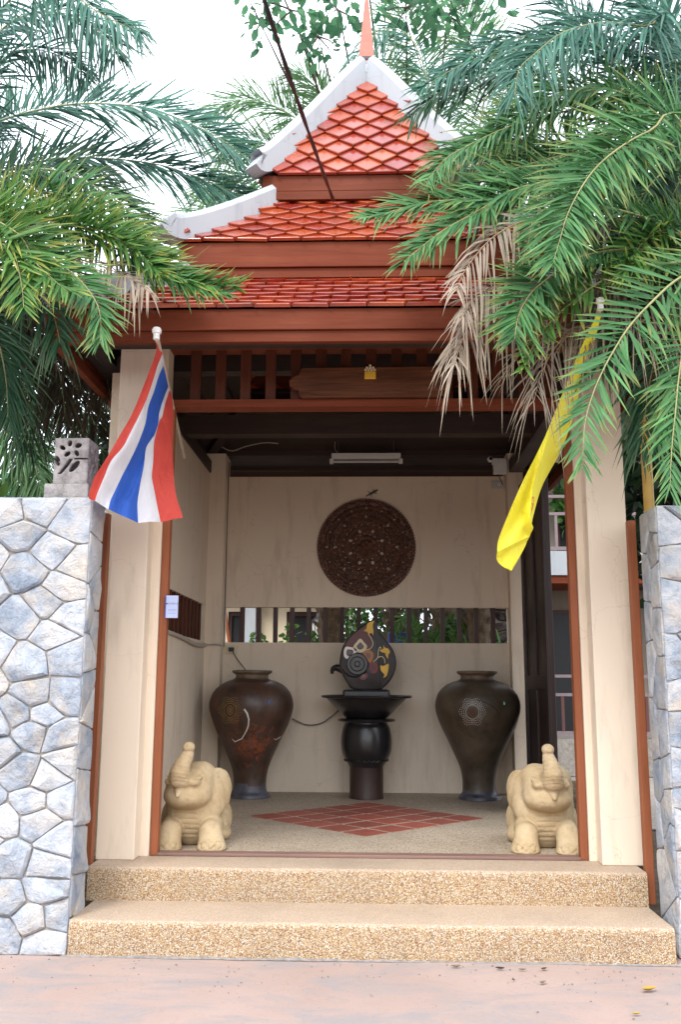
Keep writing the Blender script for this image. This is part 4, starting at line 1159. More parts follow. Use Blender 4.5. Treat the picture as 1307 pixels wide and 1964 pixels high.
# ---- cast stone elephants
def elephant(bend, turn):
    ct, st_ = math.cos(turn), math.sin(turn)
    def fn(X, Y, Z):
        X0, Y0 = X, Y
        X, Y = ct*X0+st_*(Y0-0.06), -st_*X0+ct*(Y0-0.06)+0.06
        d = s_ell(X0, Y0, Z, (0, 0.25, 0.24), (0.205, 0.30, 0.24))
        d = sm(d, s_ell(X0, Y0, Z, (0, 0.05, 0.22), (0.185, 0.16, 0.24)), 0.05)
        hd = s_ell(X, Y, Z, (0, -0.01, 0.435), (0.165, 0.155, 0.135))
        hd = sm(hd, s_ell(X, Y, Z, (0, -0.055, 0.345), (0.168, 0.15, 0.098)), 0.06)          # cheeks and lower jaw
        for s in (-1, 1): hd = sm(hd, s_ell(X, Y, Z, (s*0.066, 0.03, 0.495), (0.098, 0.11, 0.092)), 0.04)
        d = sm(d, hd, 0.022)
        # creases on the chest
        d = d+0.007*np.clip(np.sin(Z*170+X*X*90)-0.3, 0, 1)*(Z < 0.24)*(Z > 0.05)*(np.abs(X) < 0.10-0.15*np.abs(Z-.16))*(Y < -0.02)
        for s in (-1, 1):
            er = s_ell(X, Y, Z, (s*0.172, 0.085, 0.375), (0.042, 0.12, 0.165), s*-0.5)
            er = sm(er, s_ell(X, Y, Z, (s*0.172, 0.045, 0.265), (0.034, 0.06, 0.075), s*-0.45), 0.04)
            er = er+0.004*np.clip(np.sin(Y*95+Z*30), 0, 1)
            d = sm(d, er, 0.022)
            ec = (s*0.116, -0.112, 0.485)
            d = sm(d, s_ell(X, Y, Z, ec, (0.022, 0.014, 0.011), s*0.7), 0.004)
            ring = np.abs(s_ell(X, Y, Z, ec, (0.029, 0.03, 0.018), s*0.7))-0.003
            d = np.maximum(d, -np.maximum(ring, -(d+0.008)))
            d = sm(d, s_ell(X, Y, Z, (s*0.088, -0.142, 0.452), (0.042, 0.045, 0.030)), 0.022)
        # trunk raised in an s
        P = [(0, -0.10, 0.478), (0, -0.178, 0.486), (bend*0.15, -0.205, 0.53), (bend*0.45, -0.198, 0.58), (bend*0.8, -0.175, 0.625), (bend, -0.163, 0.652)]
        rr = [0.080, 0.074, 0.064, 0.053, 0.044, 0.039]
        tr = None
        for a, b, ra, rb in zip(P, P[1:], rr, rr[1:]):
            q = s_cap(X, Y, Z, a, b, ra, rb); tr = q if tr is None else sm(tr, q, 0.02)
        wr = np.sin((Z-0.02*np.clip(1-(X/0.08)**2, 0, 1))*2*PI/0.026)
        tr = tr+0.0055*np.clip(wr-0.35, 0, 1)*(Z > 0.44)*(Z < 0.65)*(Y < -0.1)
        tip = s_ell(X, Y, Z, (bend*1.08, -0.165, 0.700), (0.043, 0.046, 0.040))
        tip = np.maximum(tip, -s_ell(X, Y, Z, (bend*1.08, -0.222, 0.708), (0.016, 0.022, 0.014)))
        tr = sm(tr, tip, 0.005)
        d = sm(d, tr, 0.014)
        gr = s_cap(np.abs(X), Y, Z, (0, -0.225, 0.408), (0.10, -0.172, 0.425), 0.013, 0.010)
        d = np.maximum(d, -gr)
        lip = s_cap(X, Y, Z, (0, -0.185, 0.395), (0, -0.222, 0.362), 0.036, 0.010)
        d = sm(d, lip, 0.012)
        # front legs stretched forward
        X, Y = X0, Y0
        for s in (-1, 1):
            lg = s_cap(X, Y, Z, (s*0.132, 0.02, 0.13), (s*0.138, -0.15, 0.112), 0.084, 0.074)
            lg = sm(lg, s_cap(X, Y, Z, (s*0.138, -0.15, 0.112), (s*0.150, -0.195, 0.010), 0.072, 0.102), 0.03)
            for k in (-1, 0, 1):
                nc = (s*0.150+k*0.050, -0.276+abs(k)*0.014, 0.036)
                rg = np.abs(s_ell(X, Y, Z, nc, (0.022, 0.03, 0.024)))-0.0035
                lg = np.maximum(lg, -np.maximum(rg, -(lg+0.007)))
            d = sm(d, lg, 0.007)
            d = sm(d, s_ell(X, Y, Z, (s*0.150, 0.36, 0.140), (0.110, 0.18, 0.16)), 0.025)
            d = sm(d, s_ell(X, Y, Z, (s*0.190, 0.23, 0.05), (0.072, 0.12, 0.06)), 0.02)
        d = d+0.0025*np.clip(np.sin(Y*120+Z*20+3*np.sin(Z*25)), 0, 1)*(Y > 0.16)
        return np.maximum(d, -Z)
    return fn
for (x, y, rz, bend, turn, lab) in ((-1.250, 6.715, 0.10, 0.045, -0.34, 'cast sandstone elephant lying with raised trunk, by the door jamb with the blue notice'),
                              (1.218, 6.745, -0.11, -0.02, 0.20, 'cast sandstone elephant lying with raised trunk, in front of the open side passage')):
    me = sdf_mesh('elephant_statue', elephant(bend, turn), (-0.36, -0.30, 0.0), (0.36, 0.62, 0.74), 0.0072)
    o = link('elephant_statue', me, MT['sandstone'], None, (x, y, 0.3845)); o.rotation_euler = (0, 0, rz)
    o.scale = (1.0, 1.0, 0.96)
    tag(o, lab, 'elephant statue', 'pair of stone elephants at the sill')

# ---- pierced cement lantern on the left wall
def pierced(U, V):
    """flower cut-out in face coordinates U -1..1, V 0..1 (metres scaled outside)"""
    def e(cx, cz, a, b, rot):
        ca, sa = math.cos(rot), math.sin(rot); u, w = (U/1.25-cx)*1.25, ((V-.155)/1.16+.155-cz)*1.16
        p, q = ca*u+sa*w, -sa*u+ca*w
        return np.sqrt((p/a/1.25)**2+(q/b/1.25)**2)-1
    hh = e(-0.012, 0.250, 0.0155, 0.0115, 1.45)
    hh = np.minimum(hh, e(-0.048, 0.226, 0.0165, 0.0105, -0.55))
    hh = np.minimum(hh, e(0.032, 0.238, 0.0175, 0.0125, 0.25))
    hh = np.minimum(hh, e(-0.022, 0.190, 0.0175, 0.0115, 0.55))
    hh = np.minimum(hh, e(0.026, 0.194, 0.0165, 0.0105, -1.0))
    hh = np.minimum(hh, e(-0.070, 0.152, 0.027, 0.013, -1.25))
    hh = np.minimum(hh, e(0.018, 0.120, 0.036, 0.0145, 0.85))
    cx = -0.075+0.075*np.clip((V-0.065)/0.1, 0, 1)**0.8
    hh = np.minimum(hh, np.maximum(np.abs(U-cx)-0.012, np.abs(V-0.115)-0.05)*60)
    return hh*0.012
LW, LH = 0.110, 0.300
def cem(X, Y, Z):
    box = np.maximum(np.maximum(np.abs(X), np.abs(Y))-LW, np.maximum(-Z, Z-LH))
    inner = np.maximum(np.maximum(np.abs(X), np.abs(Y))-(LW-.025), np.maximum(.02-Z, Z-LH+.025))
    d = np.maximum(box, -inner)
    d = np.maximum(d, -np.maximum(pierced(X, Z), Y+0.02))      # front
    d = np.maximum(d, -np.maximum(pierced(Y, Z), 0.02-X))      # side facing the gate
    return d
lt = empty('cement_lantern', (-1.905, 5.715, 2.628), 0, 'grey cement lantern block pierced with a flower, on top of the stone wall', 'wall lantern')
MB().box(-0.14, 0.14, -0.135, 0.135, 0.0, 0.092, 0.006).build('base_block', MT['cement'], lt)
lm = sdf_mesh('lantern_block', cem, (-0.115, -0.115, 0), (0.115, 0.115, 0.305), 0.0045, True); lm.set_sharp_from_angle(angle=math.radians(40))
link('lantern_block', lm, MT['cement'], lt, (0.012, 0.0, 0.093))

# ---- name board with its little emblem
sg = empty('wooden_sign_board', (0.0, 6.235, 3.60), 0, 'blank weathered wooden name board with notched ends hung on the transom slats', 'sign board')
SX = 0.00375
def sp_(zx, zy): return ((zx-866)*0.4514*SX/1.02, (205-zy)*0.4514*SX/1.0)
ol = [(575, 278), (560, 262), (562, 245), (540, 240), (522, 225), (520, 205), (535, 188), (560, 178), (566, 158), (580, 148), (1150, 145), (1170, 152), (1178, 172), (1200, 182), (1213, 205), (1208, 232), (1195, 246), (1178, 250), (1176, 268), (1160, 276)]
ol2 = [sp_(*p) for p in ol]
bd = MB().prism_y(ol2, -0.02, 0.02, 0.006).build('board', MT['sign'], sg)
em = MB().box(-0.040, 0.040, -0.032, -0.020, 0.006, 0.062, 0.003).build('yellow_emblem', MT['gold'], sg)
b_ = MB()
for (x, z) in ((-.032, .075), (-.011, .072), (.011, .072), (.032, .075), (-.022, .09), (0, .088), (.022, .09), (0, .106)): b_.ball((x, -0.025, z), 0.0105, 7, 5)
b_.build('emblem_beads', MT['cream_paint'], em, True)
# ---- fluorescent batten
fx = empty('fluorescent_fixture', (-0.045, 9.70, 3.84), 0, 'white fluorescent tube fixture hanging in the dark porch roof', 'light fixture')
MB().box(-0.375, 0.375, -0.035, 0.035, 0.045, 0.105, 0.006).build('batten', MT['white_paint'], fx)
for s in (-1, 1): MB().box(s*0.375-0.02, s*0.375+0.02, -0.03, 0.03, -0.005, 0.0445, 0.004).build('lamp_holder', MT['white_paint'], fx)
MB().tube([(-.354, 0, .016), (.354, 0, .016)], .0145, 10).build('tube_lamp', MT['grey_plastic'], fx, True)
MB().tube(spline([(-.30, 0, .107), (-.34, 0.02, .17), (-.33, .02, .30)], 5), .004, 5).build('supply_wire', MT['pale_cable'], fx)
for s in (-1, 1): MB().tube([(s*.3, 0, .105), (s*.3, .0, .30)], .003, 5).build('hanger', MT['conduit'], fx)
# ---- junction boxes top right
jb = empty('junction_box', (1.395, 9.70, 3.80), 0, 'white junction box fixed at the top of the right back column', 'junction box')
MB().box(-0.07, 0.075, -0.03, 0.04, -0.085, 0.085, 0.008).build('box_body', MT['white_paint'], jb)
MB().tube([(-0.02, 0, -0.086), (-0.0, -.01, -.14), (.03, .02, -.20)], .005, 6).build('box_cable', MT['cable'], jb)
cc = empty('wall_camera', (1.295, 9.69, 3.875), 0, 'small round white camera poking out beside the junction box', 'camera')
MB().ball((0, 0, 0), 0.035, 12, 8).build('camera_ball', MT['white_paint'], cc, True)
MB().tube([(0, -.025, 0), (0, -.04, 0)], .018, 10).build('lens', MT['cable'], cc, True)
MB().box(0.02, 0.06, 0.0, 0.05, -0.05, -0.03).build('bracket', MT['white_paint'], cc)
sb = empty('switch_plate', (1.40, 9.905, 3.64), 0, 'cream switch plate under the junction box on the back wall', 'switch plate')
MB().box(-0.075, 0.07, -0.012, 0.012, -0.045, 0.045, 0.006).build('plate', MT['grey_plastic'], sb)
MB().box(0.0, 0.02, -0.016, -0.0122, -0.015, 0.015).build('switch', MT['white_paint'], sb)
# ---- socket and its cables
so = empty('wall_socket', (-1.50, 9.905, 1.845), 0, 'cream power socket with a plugged lead above the dark red jar', 'socket')
MB().box(-0.080, 0.078, -0.012, 0.012, -0.044, 0.044, 0.006).build('plate', MT['cream_paint'], so)
MB().box(-0.012, 0.045, -0.045, -0.0122, -0.022, 0.022, 0.005).build('plug', MT['cable'], so)
cb = MB().tube(spline([(-1.47, 9.86, 1.83), (-1.42, 9.85, 1.75), (-1.36, 9.82, 1.68), (-1.30, 9.70, 1.625)], 6), .0065, 6).build('socket_lead', MT['conduit'], None, True)
tag(cb, 'thin grey lead running from the wall socket down to the jar rim', 'cable')
cb = MB().tube(spline([(-0.82, 9.86, 1.13), (-0.70, 9.88, 1.075), (-0.60, 9.88, 1.065), (-0.50, 9.88, 1.09), (-0.40, 9.84, 1.16), (-.33, 9.75, 1.22)], 6), .0065, 6).build('fountain_lead', MT['conduit'], None, True)
tag(cb, 'grey lead sagging along the back wall between jar and fountain', 'cable')
cb = MB().tube(spline([(-1.735, 7.4, 1.93), (-1.73, 8.1, 1.915), (-1.725, 8.6, 1.895), (-1.73, 9.1, 1.865), (-1.735, 9.55, 1.87), (-1.73, 9.70, 1.885)], 6), [.02]*31, 8).build('sheathed_cable', MT['pale_cable'], None, True)
tag(cb, 'thick cream sheathed cable sagging along the bottom of the side louvre', 'cable')
cb = MB().tube(spline([(-1.73, 9.71, 1.885), (-1.65, 9.71, 1.89), (-1.585, 9.70, 1.885), (-1.56, 9.90, 1.88), (-1.54, 9.90, 1.885)], 5), .008, 6).build('column_cable', MT['pale_cable'], None, True)
tag(cb, 'thin cream cable crossing the left back column to the socket', 'cable')
cb = MB().tube([(-1.572, 9.905, 1.885), (-1.571, 9.905, 2.6), (-1.573, 9.905, 3.2), (-1.571, 9.905, 3.9)], .007, 6).build('vertical_cable', MT['conduit'], None, True)
tag(cb, 'dark cable running up the corner between back wall and left column', 'cable')
cb = MB().tube(spline([(-1.70, 9.68, 4.10), (-1.62, 9.66, 4.02), (-1.5, 9.66, 3.97), (-1.35, 9.66, 4.02), (-1.15, 9.66, 4.06), (-1.0, 9.66, 4.05)], 6), .006, 5).build('loose_wire', MT['pale_cable'], None, True)
tag(cb, 'loose pale wire hanging under the roof above the left back column', 'wire')
# ---- paper notice on the jamb
no = empty('paper_notice', (-1.352, 6.27, 2.005), 0, 'small pale blue laminated notice pinned to the left door jamb', 'notice')
no.rotation_euler = (0, 0, 0.06)
MB().box(-0.046, 0.036, -0.004, 0.0, -0.075, 0.078).build('sheet', MT['blue_paper'], no)
MB().box(-0.052, -0.047, -0.006, 0.003, -0.078, 0.080).build('backing', MT['blue_ink'], no)
def text(body, size, x, z, parent, mk, name='lettering'):
    cu = bpy.data.curves.new(name, 'FONT'); cu.body = body; cu.size = size; cu.align_x = 'CENTER'; cu.align_y = 'CENTER'; cu.extrude = 0.0003
    tmp = bpy.data.objects.new('tmp_text', cu); COL.objects.link(tmp)
    me = bpy.data.meshes.new_from_object(tmp.evaluated_get(bpy.context.evaluated_depsgraph_get()))
    bpy.data.objects.remove(tmp)
    me.materials.clear()
    me.name = name
    o = link(name, me, MT[mk], parent, (x, -0.0048, z)); o.rotation_euler = (PI/2, 0, 0)
    return o
text('COVID-19', 0.0165, 0.002, 0.022, no, 'blue_ink')
MB().tube([(-0.041, -.004, .022), (-0.041, -.0055, .022)], .006, 10).build('round_mark', MT['blue_ink'], no)
for z in (-0.018, -0.028, -0.044): MB().box(-0.03, 0.026, -0.0048, -0.0041, z, z+0.0016).build('text_line', MT['blue_ink'], no)

# ---- flags
MT['flag_red'] = m_noise('red_flag_cloth', (0.52, 0.052, 0.038), (0.60, 0.068, 0.048), 8, 0.75, world=False)
MT['flag_white'] = m_noise('white_flag_cloth', (0.60, 0.60, 0.64), (0.68, 0.67, 0.70), 8, 0.8)
MT['flag_blue'] = m_noise('blue_flag_cloth', (0.018, 0.085, 0.42), (0.024, 0.105, 0.48), 8, 0.75)
MT['flag_yellow'] = m_noise('yellow_flag_cloth', (0.82, 0.74, 0.035), (0.86, 0.79, 0.06), 8, 0.7)
MT['flag_emblem'] = m_noise('orange_flag_print', (0.62, 0.22, 0.02), (0.70, 0.30, 0.03), 20, 0.7)
for k in ('flag_red', 'flag_white', 'flag_blue', 'flag_yellow'):
    m = MT[k]; nt = m.node_tree; b = nt.nodes['Principled BSDF']
    wv = nt.nodes.new('ShaderNodeTexNoise'); wv.inputs['Scale'].default_value = 5.0; wv.inputs['Detail'].default_value = 6; wv.inputs['Distortion'].default_value = 1.2
    tcn = nt.nodes.new('ShaderNodeTexCoord'); mpn = nt.nodes.new('ShaderNodeMapping'); mpn.inputs['Scale'].default_value = (2.2, 1, 0.8); mpn.inputs['Rotation'].default_value = (0, 0.45, 0)
    nt.links.new(tcn.outputs['Object'], mpn.inputs['Vector']); nt.links.new(mpn.outputs['Vector'], wv.inputs['Vector'])
    bpn = nt.nodes.new('ShaderNodeBump'); bpn.inputs['Strength'].default_value = 0.5; bpn.inputs['Distance'].default_value = 0.05
    nt.links.new(wv.outputs['Fac'], bpn.inputs['Height']); nt.links.new(bpn.outputs['Normal'], b.inputs['Normal'])
    tr = nt.nodes.new('ShaderNodeBsdfTranslucent'); mx = nt.nodes.new('ShaderNodeMixShader'); mx.inputs[0].default_value = 0.22
    nt.links.new(b.inputs['Base Color'].links[0].from_socket, tr.inputs['Color'])
    nt.links.new(b.outputs[0], mx.inputs[1]); nt.links.new(tr.outputs[0], mx.inputs[2]); nt.links.new(mx.outputs[0], nt.nodes['Material Output'].inputs['Surface'])
def cloth(name, L, R, nu, nv, fold, mats, pick, parent):
    """ruled between two edge curves L and R (lists of Vector), folds pushed along y"""
    L = spline(L, 8); R = spline(R, 8)
    def at(c, t):
        f = t*(len(c)-1); i = min(int(f), len(c)-2); return c[i].lerp(c[i+1], f-i)
    vs = []; fs = []; mi = []
    for j in range(nv+1):
        t_ = j/nv; a, b = at(L, t_), at(R, t_)
        for i in range(nu+1):
            s_ = i/nu; p = a.lerp(b, s_); d = fold(s_, t_)
            vs.append(p+Vector((d[0], d[1], d[2])))
    for j in range(nv):
        for i in range(nu):
            q = j*(nu+1)+i; fs.append((q, q+1, q+nu+2, q+nu+1)); mi.append(pick((i+.5)/nu, (j+.5)/nv))
    me = mesh(name, vs, fs, True, mi)
    for m_ in mats: me.materials.append(MT[m_])
    return link(name, me, None, parent)
# national flag: stripes start at the tilted pole and fall to the lower left
fl = empty('national_flag', (-1.398, 6.200, 3.426), 0, 'thai striped red white blue flag on a tilted pole in front of the left pillar', 'flag')
FO = Vector(fl.location)
top, br = Vector((-1.312, 5.330, 3.580)), Vector((-1.402, 6.220, 3.432))
low = br+(br-top).normalized()*0.95
MB().tube([top-FO, br-FO, low-FO], 0.014, 10).build('flag_pole', MT['pole'], fl, True)
MB().lathe([(0.001, -.045), (.02, -.045), (.02, -.01), (.027, -.005), (.03, .015), (.022, .03), (.001, .036)], 14).build('finial', MT['white_paint'], fl, True, top-FO+Vector((0, -0.01, 0.03)))
BORD = [
[Vector((-1.336, 5.360, 3.580)), Vector((-1.323, 5.354, 3.519)), Vector((-1.363, 5.348, 3.387)), Vector((-1.411, 5.342, 3.250)), Vector((-1.465, 5.336, 3.101)), Vector((-1.530, 5.330, 2.967)), Vector((-1.567, 5.324, 2.878)), Vector((-1.609, 5.318, 2.783)), Vector((-1.645, 5.312, 2.701)), Vector((-1.668, 5.306, 2.596)), Vector((-1.666, 5.300, 2.564))],
[Vector((-1.313, 5.500, 3.543)), Vector((-1.338, 5.484, 3.454)), Vector((-1.358, 5.468, 3.350)), Vector((-1.387, 5.452, 3.227)), Vector((-1.425, 5.436, 3.112)), Vector((-1.469, 5.420, 2.998)), Vector((-1.504, 5.404, 2.905)), Vector((-1.569, 5.388, 2.812)), Vector((-1.602, 5.372, 2.709)), Vector((-1.630, 5.356, 2.618)), Vector((-1.640, 5.340, 2.557))],
[Vector((-1.338, 5.660, 3.520)), Vector((-1.358, 5.634, 3.433)), Vector((-1.376, 5.608, 3.316)), Vector((-1.401, 5.582, 3.201)), Vector((-1.409, 5.556, 3.088)), Vector((-1.439, 5.530, 2.970)), Vector((-1.478, 5.504, 2.860)), Vector((-1.522, 5.478, 2.751)), Vector((-1.554, 5.452, 2.657)), Vector((-1.574, 5.426, 2.583)), Vector((-1.576, 5.400, 2.519))],
[Vector((-1.367, 5.930, 3.473)), Vector((-1.389, 5.889, 3.372)), Vector((-1.403, 5.848, 3.261)), Vector((-1.396, 5.807, 3.173)), Vector((-1.410, 5.766, 3.079)), Vector((-1.439, 5.725, 2.994)), Vector((-1.441, 5.684, 2.884)), Vector((-1.443, 5.643, 2.789)), Vector((-1.449, 5.602, 2.669)), Vector((-1.448, 5.561, 2.584)), Vector((-1.428, 5.520, 2.460))],
[Vector((-1.370, 5.990, 3.461)), Vector((-1.382, 5.953, 3.356)), Vector((-1.387, 5.916, 3.246)), Vector((-1.400, 5.879, 3.194)), Vector((-1.407, 5.842, 3.080)), Vector((-1.407, 5.805, 2.995)), Vector((-1.402, 5.768, 2.884)), Vector((-1.396, 5.731, 2.789)), Vector((-1.374, 5.694, 2.702)), Vector((-1.348, 5.657, 2.609)), Vector((-1.312, 5.620, 2.483))],
[Vector((-1.371, 6.040, 3.455)), Vector((-1.348, 6.002, 3.357)), Vector((-1.343, 5.964, 3.246)), Vector((-1.335, 5.926, 3.130)), Vector((-1.322, 5.888, 3.016)), Vector((-1.305, 5.850, 2.904)), Vector((-1.287, 5.812, 2.827)), Vector((-1.262, 5.774, 2.718)), Vector((-1.231, 5.736, 2.631)), Vector((-1.187, 5.698, 2.533)), Vector((-1.185, 5.660, 2.513))],
]
BORD = [spline(c, 6) for c in BORD]
tags_ = [0, 1/6, 1/3, 2/3, 5/6, 1]
def cpos(c, t_):
    f = t_*(len(c)-1); i = min(int(f), len(c)-2); return c[i].lerp(c[i+1], f-i)
vs = []; fs = []; mi = []; nu, nv = 60, 60
for j in range(nv+1):
    t_ = j/nv; row = [cpos(c, t_) for c in BORD]
    for i in range(nu+1):
        s_ = i/nu; k = min(4, max(q for q in range(6) if tags_[q] <= s_+1e-9)); p = row[k].lerp(row[k+1], (s_-tags_[k])/(tags_[k+1]-tags_[k]))
        am = math.sin(PI*min(1, t_*1.1+.04))
        p = p+Vector((0, 1, 0))*(0.05*am*math.sin(s_*2*PI*1.9+1.0+t_*1.2)+0.014*t_*math.sin(s_*2*PI*5+t_*6)+0.010*math.sin(t_*22+s_*9)*am*(s_ > .6))
        vs.append(p-FO)
for j in range(nv):
    for i in range(nu):
        q = j*(nu+1)+i; fs.append((q, q+1, q+nu+2, q+nu+1)); s_ = (i+.5)/nu
        mi.append(0 if s_ < 1/6 or s_ > 5/6 else (2 if 1/3 < s_ < 2/3 else 1))
me = mesh('flag_cloth', vs, fs, True, mi)
for m_ in ('flag_red', 'flag_white', 'flag_blue'): me.materials.append(MT[m_])
link('flag_cloth', me, None, fl)
# yellow royal flag, gathered along its pole
fy = empty('yellow_flag', (1.399, 6.150, 3.416), 0, 'plain yellow flag hanging gathered from a tilted pole among the palm fronds', 'flag')
YO = Vector(fy.location)
top, br = Vector((1.327, 5.050, 3.642)), Vector((1.364, 6.000, 3.351))
low = br+(br-top).normalized()*0.75
MB().tube([top-YO, br-YO, low-YO], 0.014, 10).build('flag_pole', MT['pole'], fy, True)
MB().lathe([(0.001, -.045), (.018, -.045), (.018, -.01), (.024, -.005), (.026, .012), (.02, .026), (.001, .03)], 14).build('finial', MT['white_paint'], fy, True, top-YO+Vector((0, -0.01, 0.02)))
Lp = [Vector(p)-YO for p in ((1.310, 5.060, 3.599), (1.213, 5.150, 3.389), (1.118, 5.200, 3.152), (0.993, 5.200, 2.870), (0.866, 5.200, 2.624), (0.764, 5.200, 2.396), (0.723, 5.200, 2.276), (0.735, 5.200, 2.186), (0.801, 5.200, 2.136))]
Rp = [Vector(p)-YO for p in ((1.342, 5.080, 3.607), (1.336, 5.350, 3.462), (1.296, 5.550, 3.263), (1.214, 5.550, 2.962), (1.071, 5.450, 2.709), (0.977, 5.350, 2.484), (0.934, 5.300, 2.373), (0.904, 5.280, 2.288), (0.813, 5.220, 2.138))]
def ycr(t_): return 0.08+max(0.0, t_-.36)*2.35
def yfold(s_, t_):
    c = ycr(t_); on = max(0.0, min(1.0, (t_-.30)*8))*max(0.0, min(1.0, (.80-t_)*14))
    d = (0.34*max(0.0, s_-c)-0.10*math.exp(-((s_-c)/0.10)**2))*on
    low = max(0.0, min(1.0, (t_-.80)*30))
    return (0, d+0.018*math.sin(s_*8+t_*9)*math.sin(PI*t_)+low*(0.07-0.10*s_*(1-s_)), 0)
def ypick(s_, t_):
    # only a sliver of the printed badge turns towards the street
    u, v = s_-ycr(t_), t_
    if not (.02 < u < .5 and .52 < v < .68): return 0
    r_ = math.hypot((u-.17)/.11, (v-.56)/.016)
    band = abs(u-.30+((v-.54)*2.2)) < .045 and .57 < v < .655
    return 1 if .45 < r_ < .9 or r_ < .25 or band else 0
cloth('flag_cloth', Lp, Rp, 44, 130, yfold, ('flag_yellow', 'flag_emblem'), ypick, fy)

# ---- yellow pipe right of the pillar
yp = MB().tube(spline([(1.87, 6.12, 0.3), (1.87, 6.12, 1.6), (1.87, 6.12, 2.4), (1.87, 6.12, 3.3)], 3), .035, 12)
#yp.tube(spline([(1.87, 6.09, 2.68), (1.83, 6.07, 2.64), (1.78, 6.06, 2.635), (1.745, 6.06, 2.65), (1.728, 6.06, 2.69)], 5), .012, 8)
yp = yp.build('yellow_pipe', MT['yellow_pipe'], None, True); tag(yp, 'ochre yellow upright pipe rising behind the stone wall beside the right pillar', 'pipe')
# ---- overhead black cable: two strands twisted together
pa, pb_ = Vector((-0.294, 6.800, 5.303)), Vector((-0.556, 4.300, 5.146)); pe = pa+(pb_-pa)*1.8
cbm = MB()
for ph in (0, PI):
    P = []
    for k in range(90):
        q = k/89; p = pa.lerp(pe, q); p.z -= 0.10*math.sin(PI*min(1, q))
        P.append(p+Vector((math.cos(q*30+ph)*0.005, math.sin(q*30+ph)*0.005, math.sin(q*30+ph)*0.003)))
    cbm.tube(P, 0.0105, 6)
cbm = cbm.build('overhead_cable', MT['cable'], None, True); tag(cbm, 'twisted black overhead cable sloping from the sky down to the roof', 'cable')
# ---- fallen leaves on the road
LV = [(1247,1902,.045,'curled yellow leaf lying alone on the pink road at right', 'fallen_yellow'), (1222,1948,.022,'small yellow leaf scrap nearest the bottom right corner', 'fallen_yellow'), (875,1857,.028,'tan leaf at the foot of the bottom step, leftmost of the row', 'leaf_dry'),
      (960,1861,.026,'dark purple dry leaf at the foot of the bottom step', 'brown_pot'), (1003,1863,.022,'yellowish leaf right of the dark leaf by the step', 'leaf_dry'), (1045,1862,.024,'brown curled leaf at the step foot, rightmost of the row', 'trunk'), (1043,1888,.026,'pale brown leaf flat on the road in front of the step', 'leaf_dry'), (986,1883,.012,'tiny dark seed husk on the road in front of the step', 'brown_pot')]
PTS = [(1.384, 4.970, 0.003), (1.224, 4.627, 0.003), (0.457, 5.305, 0.003), (0.689, 5.281, 0.003), (0.805, 5.269, 0.003), (0.923, 5.284, 0.003), (0.876, 5.057, 0.003), (0.732, 5.092, 0.003)]
for (a, b, s_, lab, mk), p in zip(LV, PTS):
    vs = []; fs = []; R_ = random.Random(a)
    for i in range(9):
        t_ = i/8*2-1; w = (1-t_*t_)**.8*.42
        for k in (-1, 0, 1): vs.append((t_*s_, k*w*s_, 0.006+abs(k)*w*s_*.7+0.25*s_*t_*t_))
    for i in range(8):
        for k in range(2): q = i*3+k; fs.append((q, q+1, q+4, q+3))
    me = mesh('fallen_leaf', vs, fs, True)
    o = link('fallen_leaf', me, MT[mk], None, (p[0], p[1], 0.004)); o.rotation_euler = (0, 0, R_.uniform(-.8, .8))
    tag(o, lab, 'leaf', 'dry leaves on the road')

# grit swept against the step
R = random.Random(77); m = MB()
for _ in range(170):
    x = R.uniform(-2.6, 2.2); y = 5.38-abs(R.gauss(0, .28)); r_ = R.uniform(.0018, .005)
    m.ball((x, y, 0.004+r_*.4), r_, 5, 4, R.uniform(.7, 1.5), R.uniform(.7, 1.4), .7)
gr_ = m.build('road_gravel', m_noise('grit', (0.10, 0.08, 0.07), (0.32, 0.26, 0.22), 60, 0.9, world=True)); tag(gr_, 'fine dark grit scattered along the foot of the step', kind='stuff')

# ================================================================ vegetation
def leafmesh(name, V, F, A, mats, mi):
    me = bpy.data.meshes.new(name)
    me.from_pydata(V, [], F)
    me.polygons.foreach_set('use_smooth', [True]*len(F))
    me.polygons.foreach_set('material_index', mi)
    at = me.attributes.new('leaf', 'FLOAT_VECTOR', 'POINT')
    at.data.foreach_set('vector', np.array(A, dtype=np.float32).ravel())
    for m in mats: me.materials.append(MT[m])
    me.update()
    return me

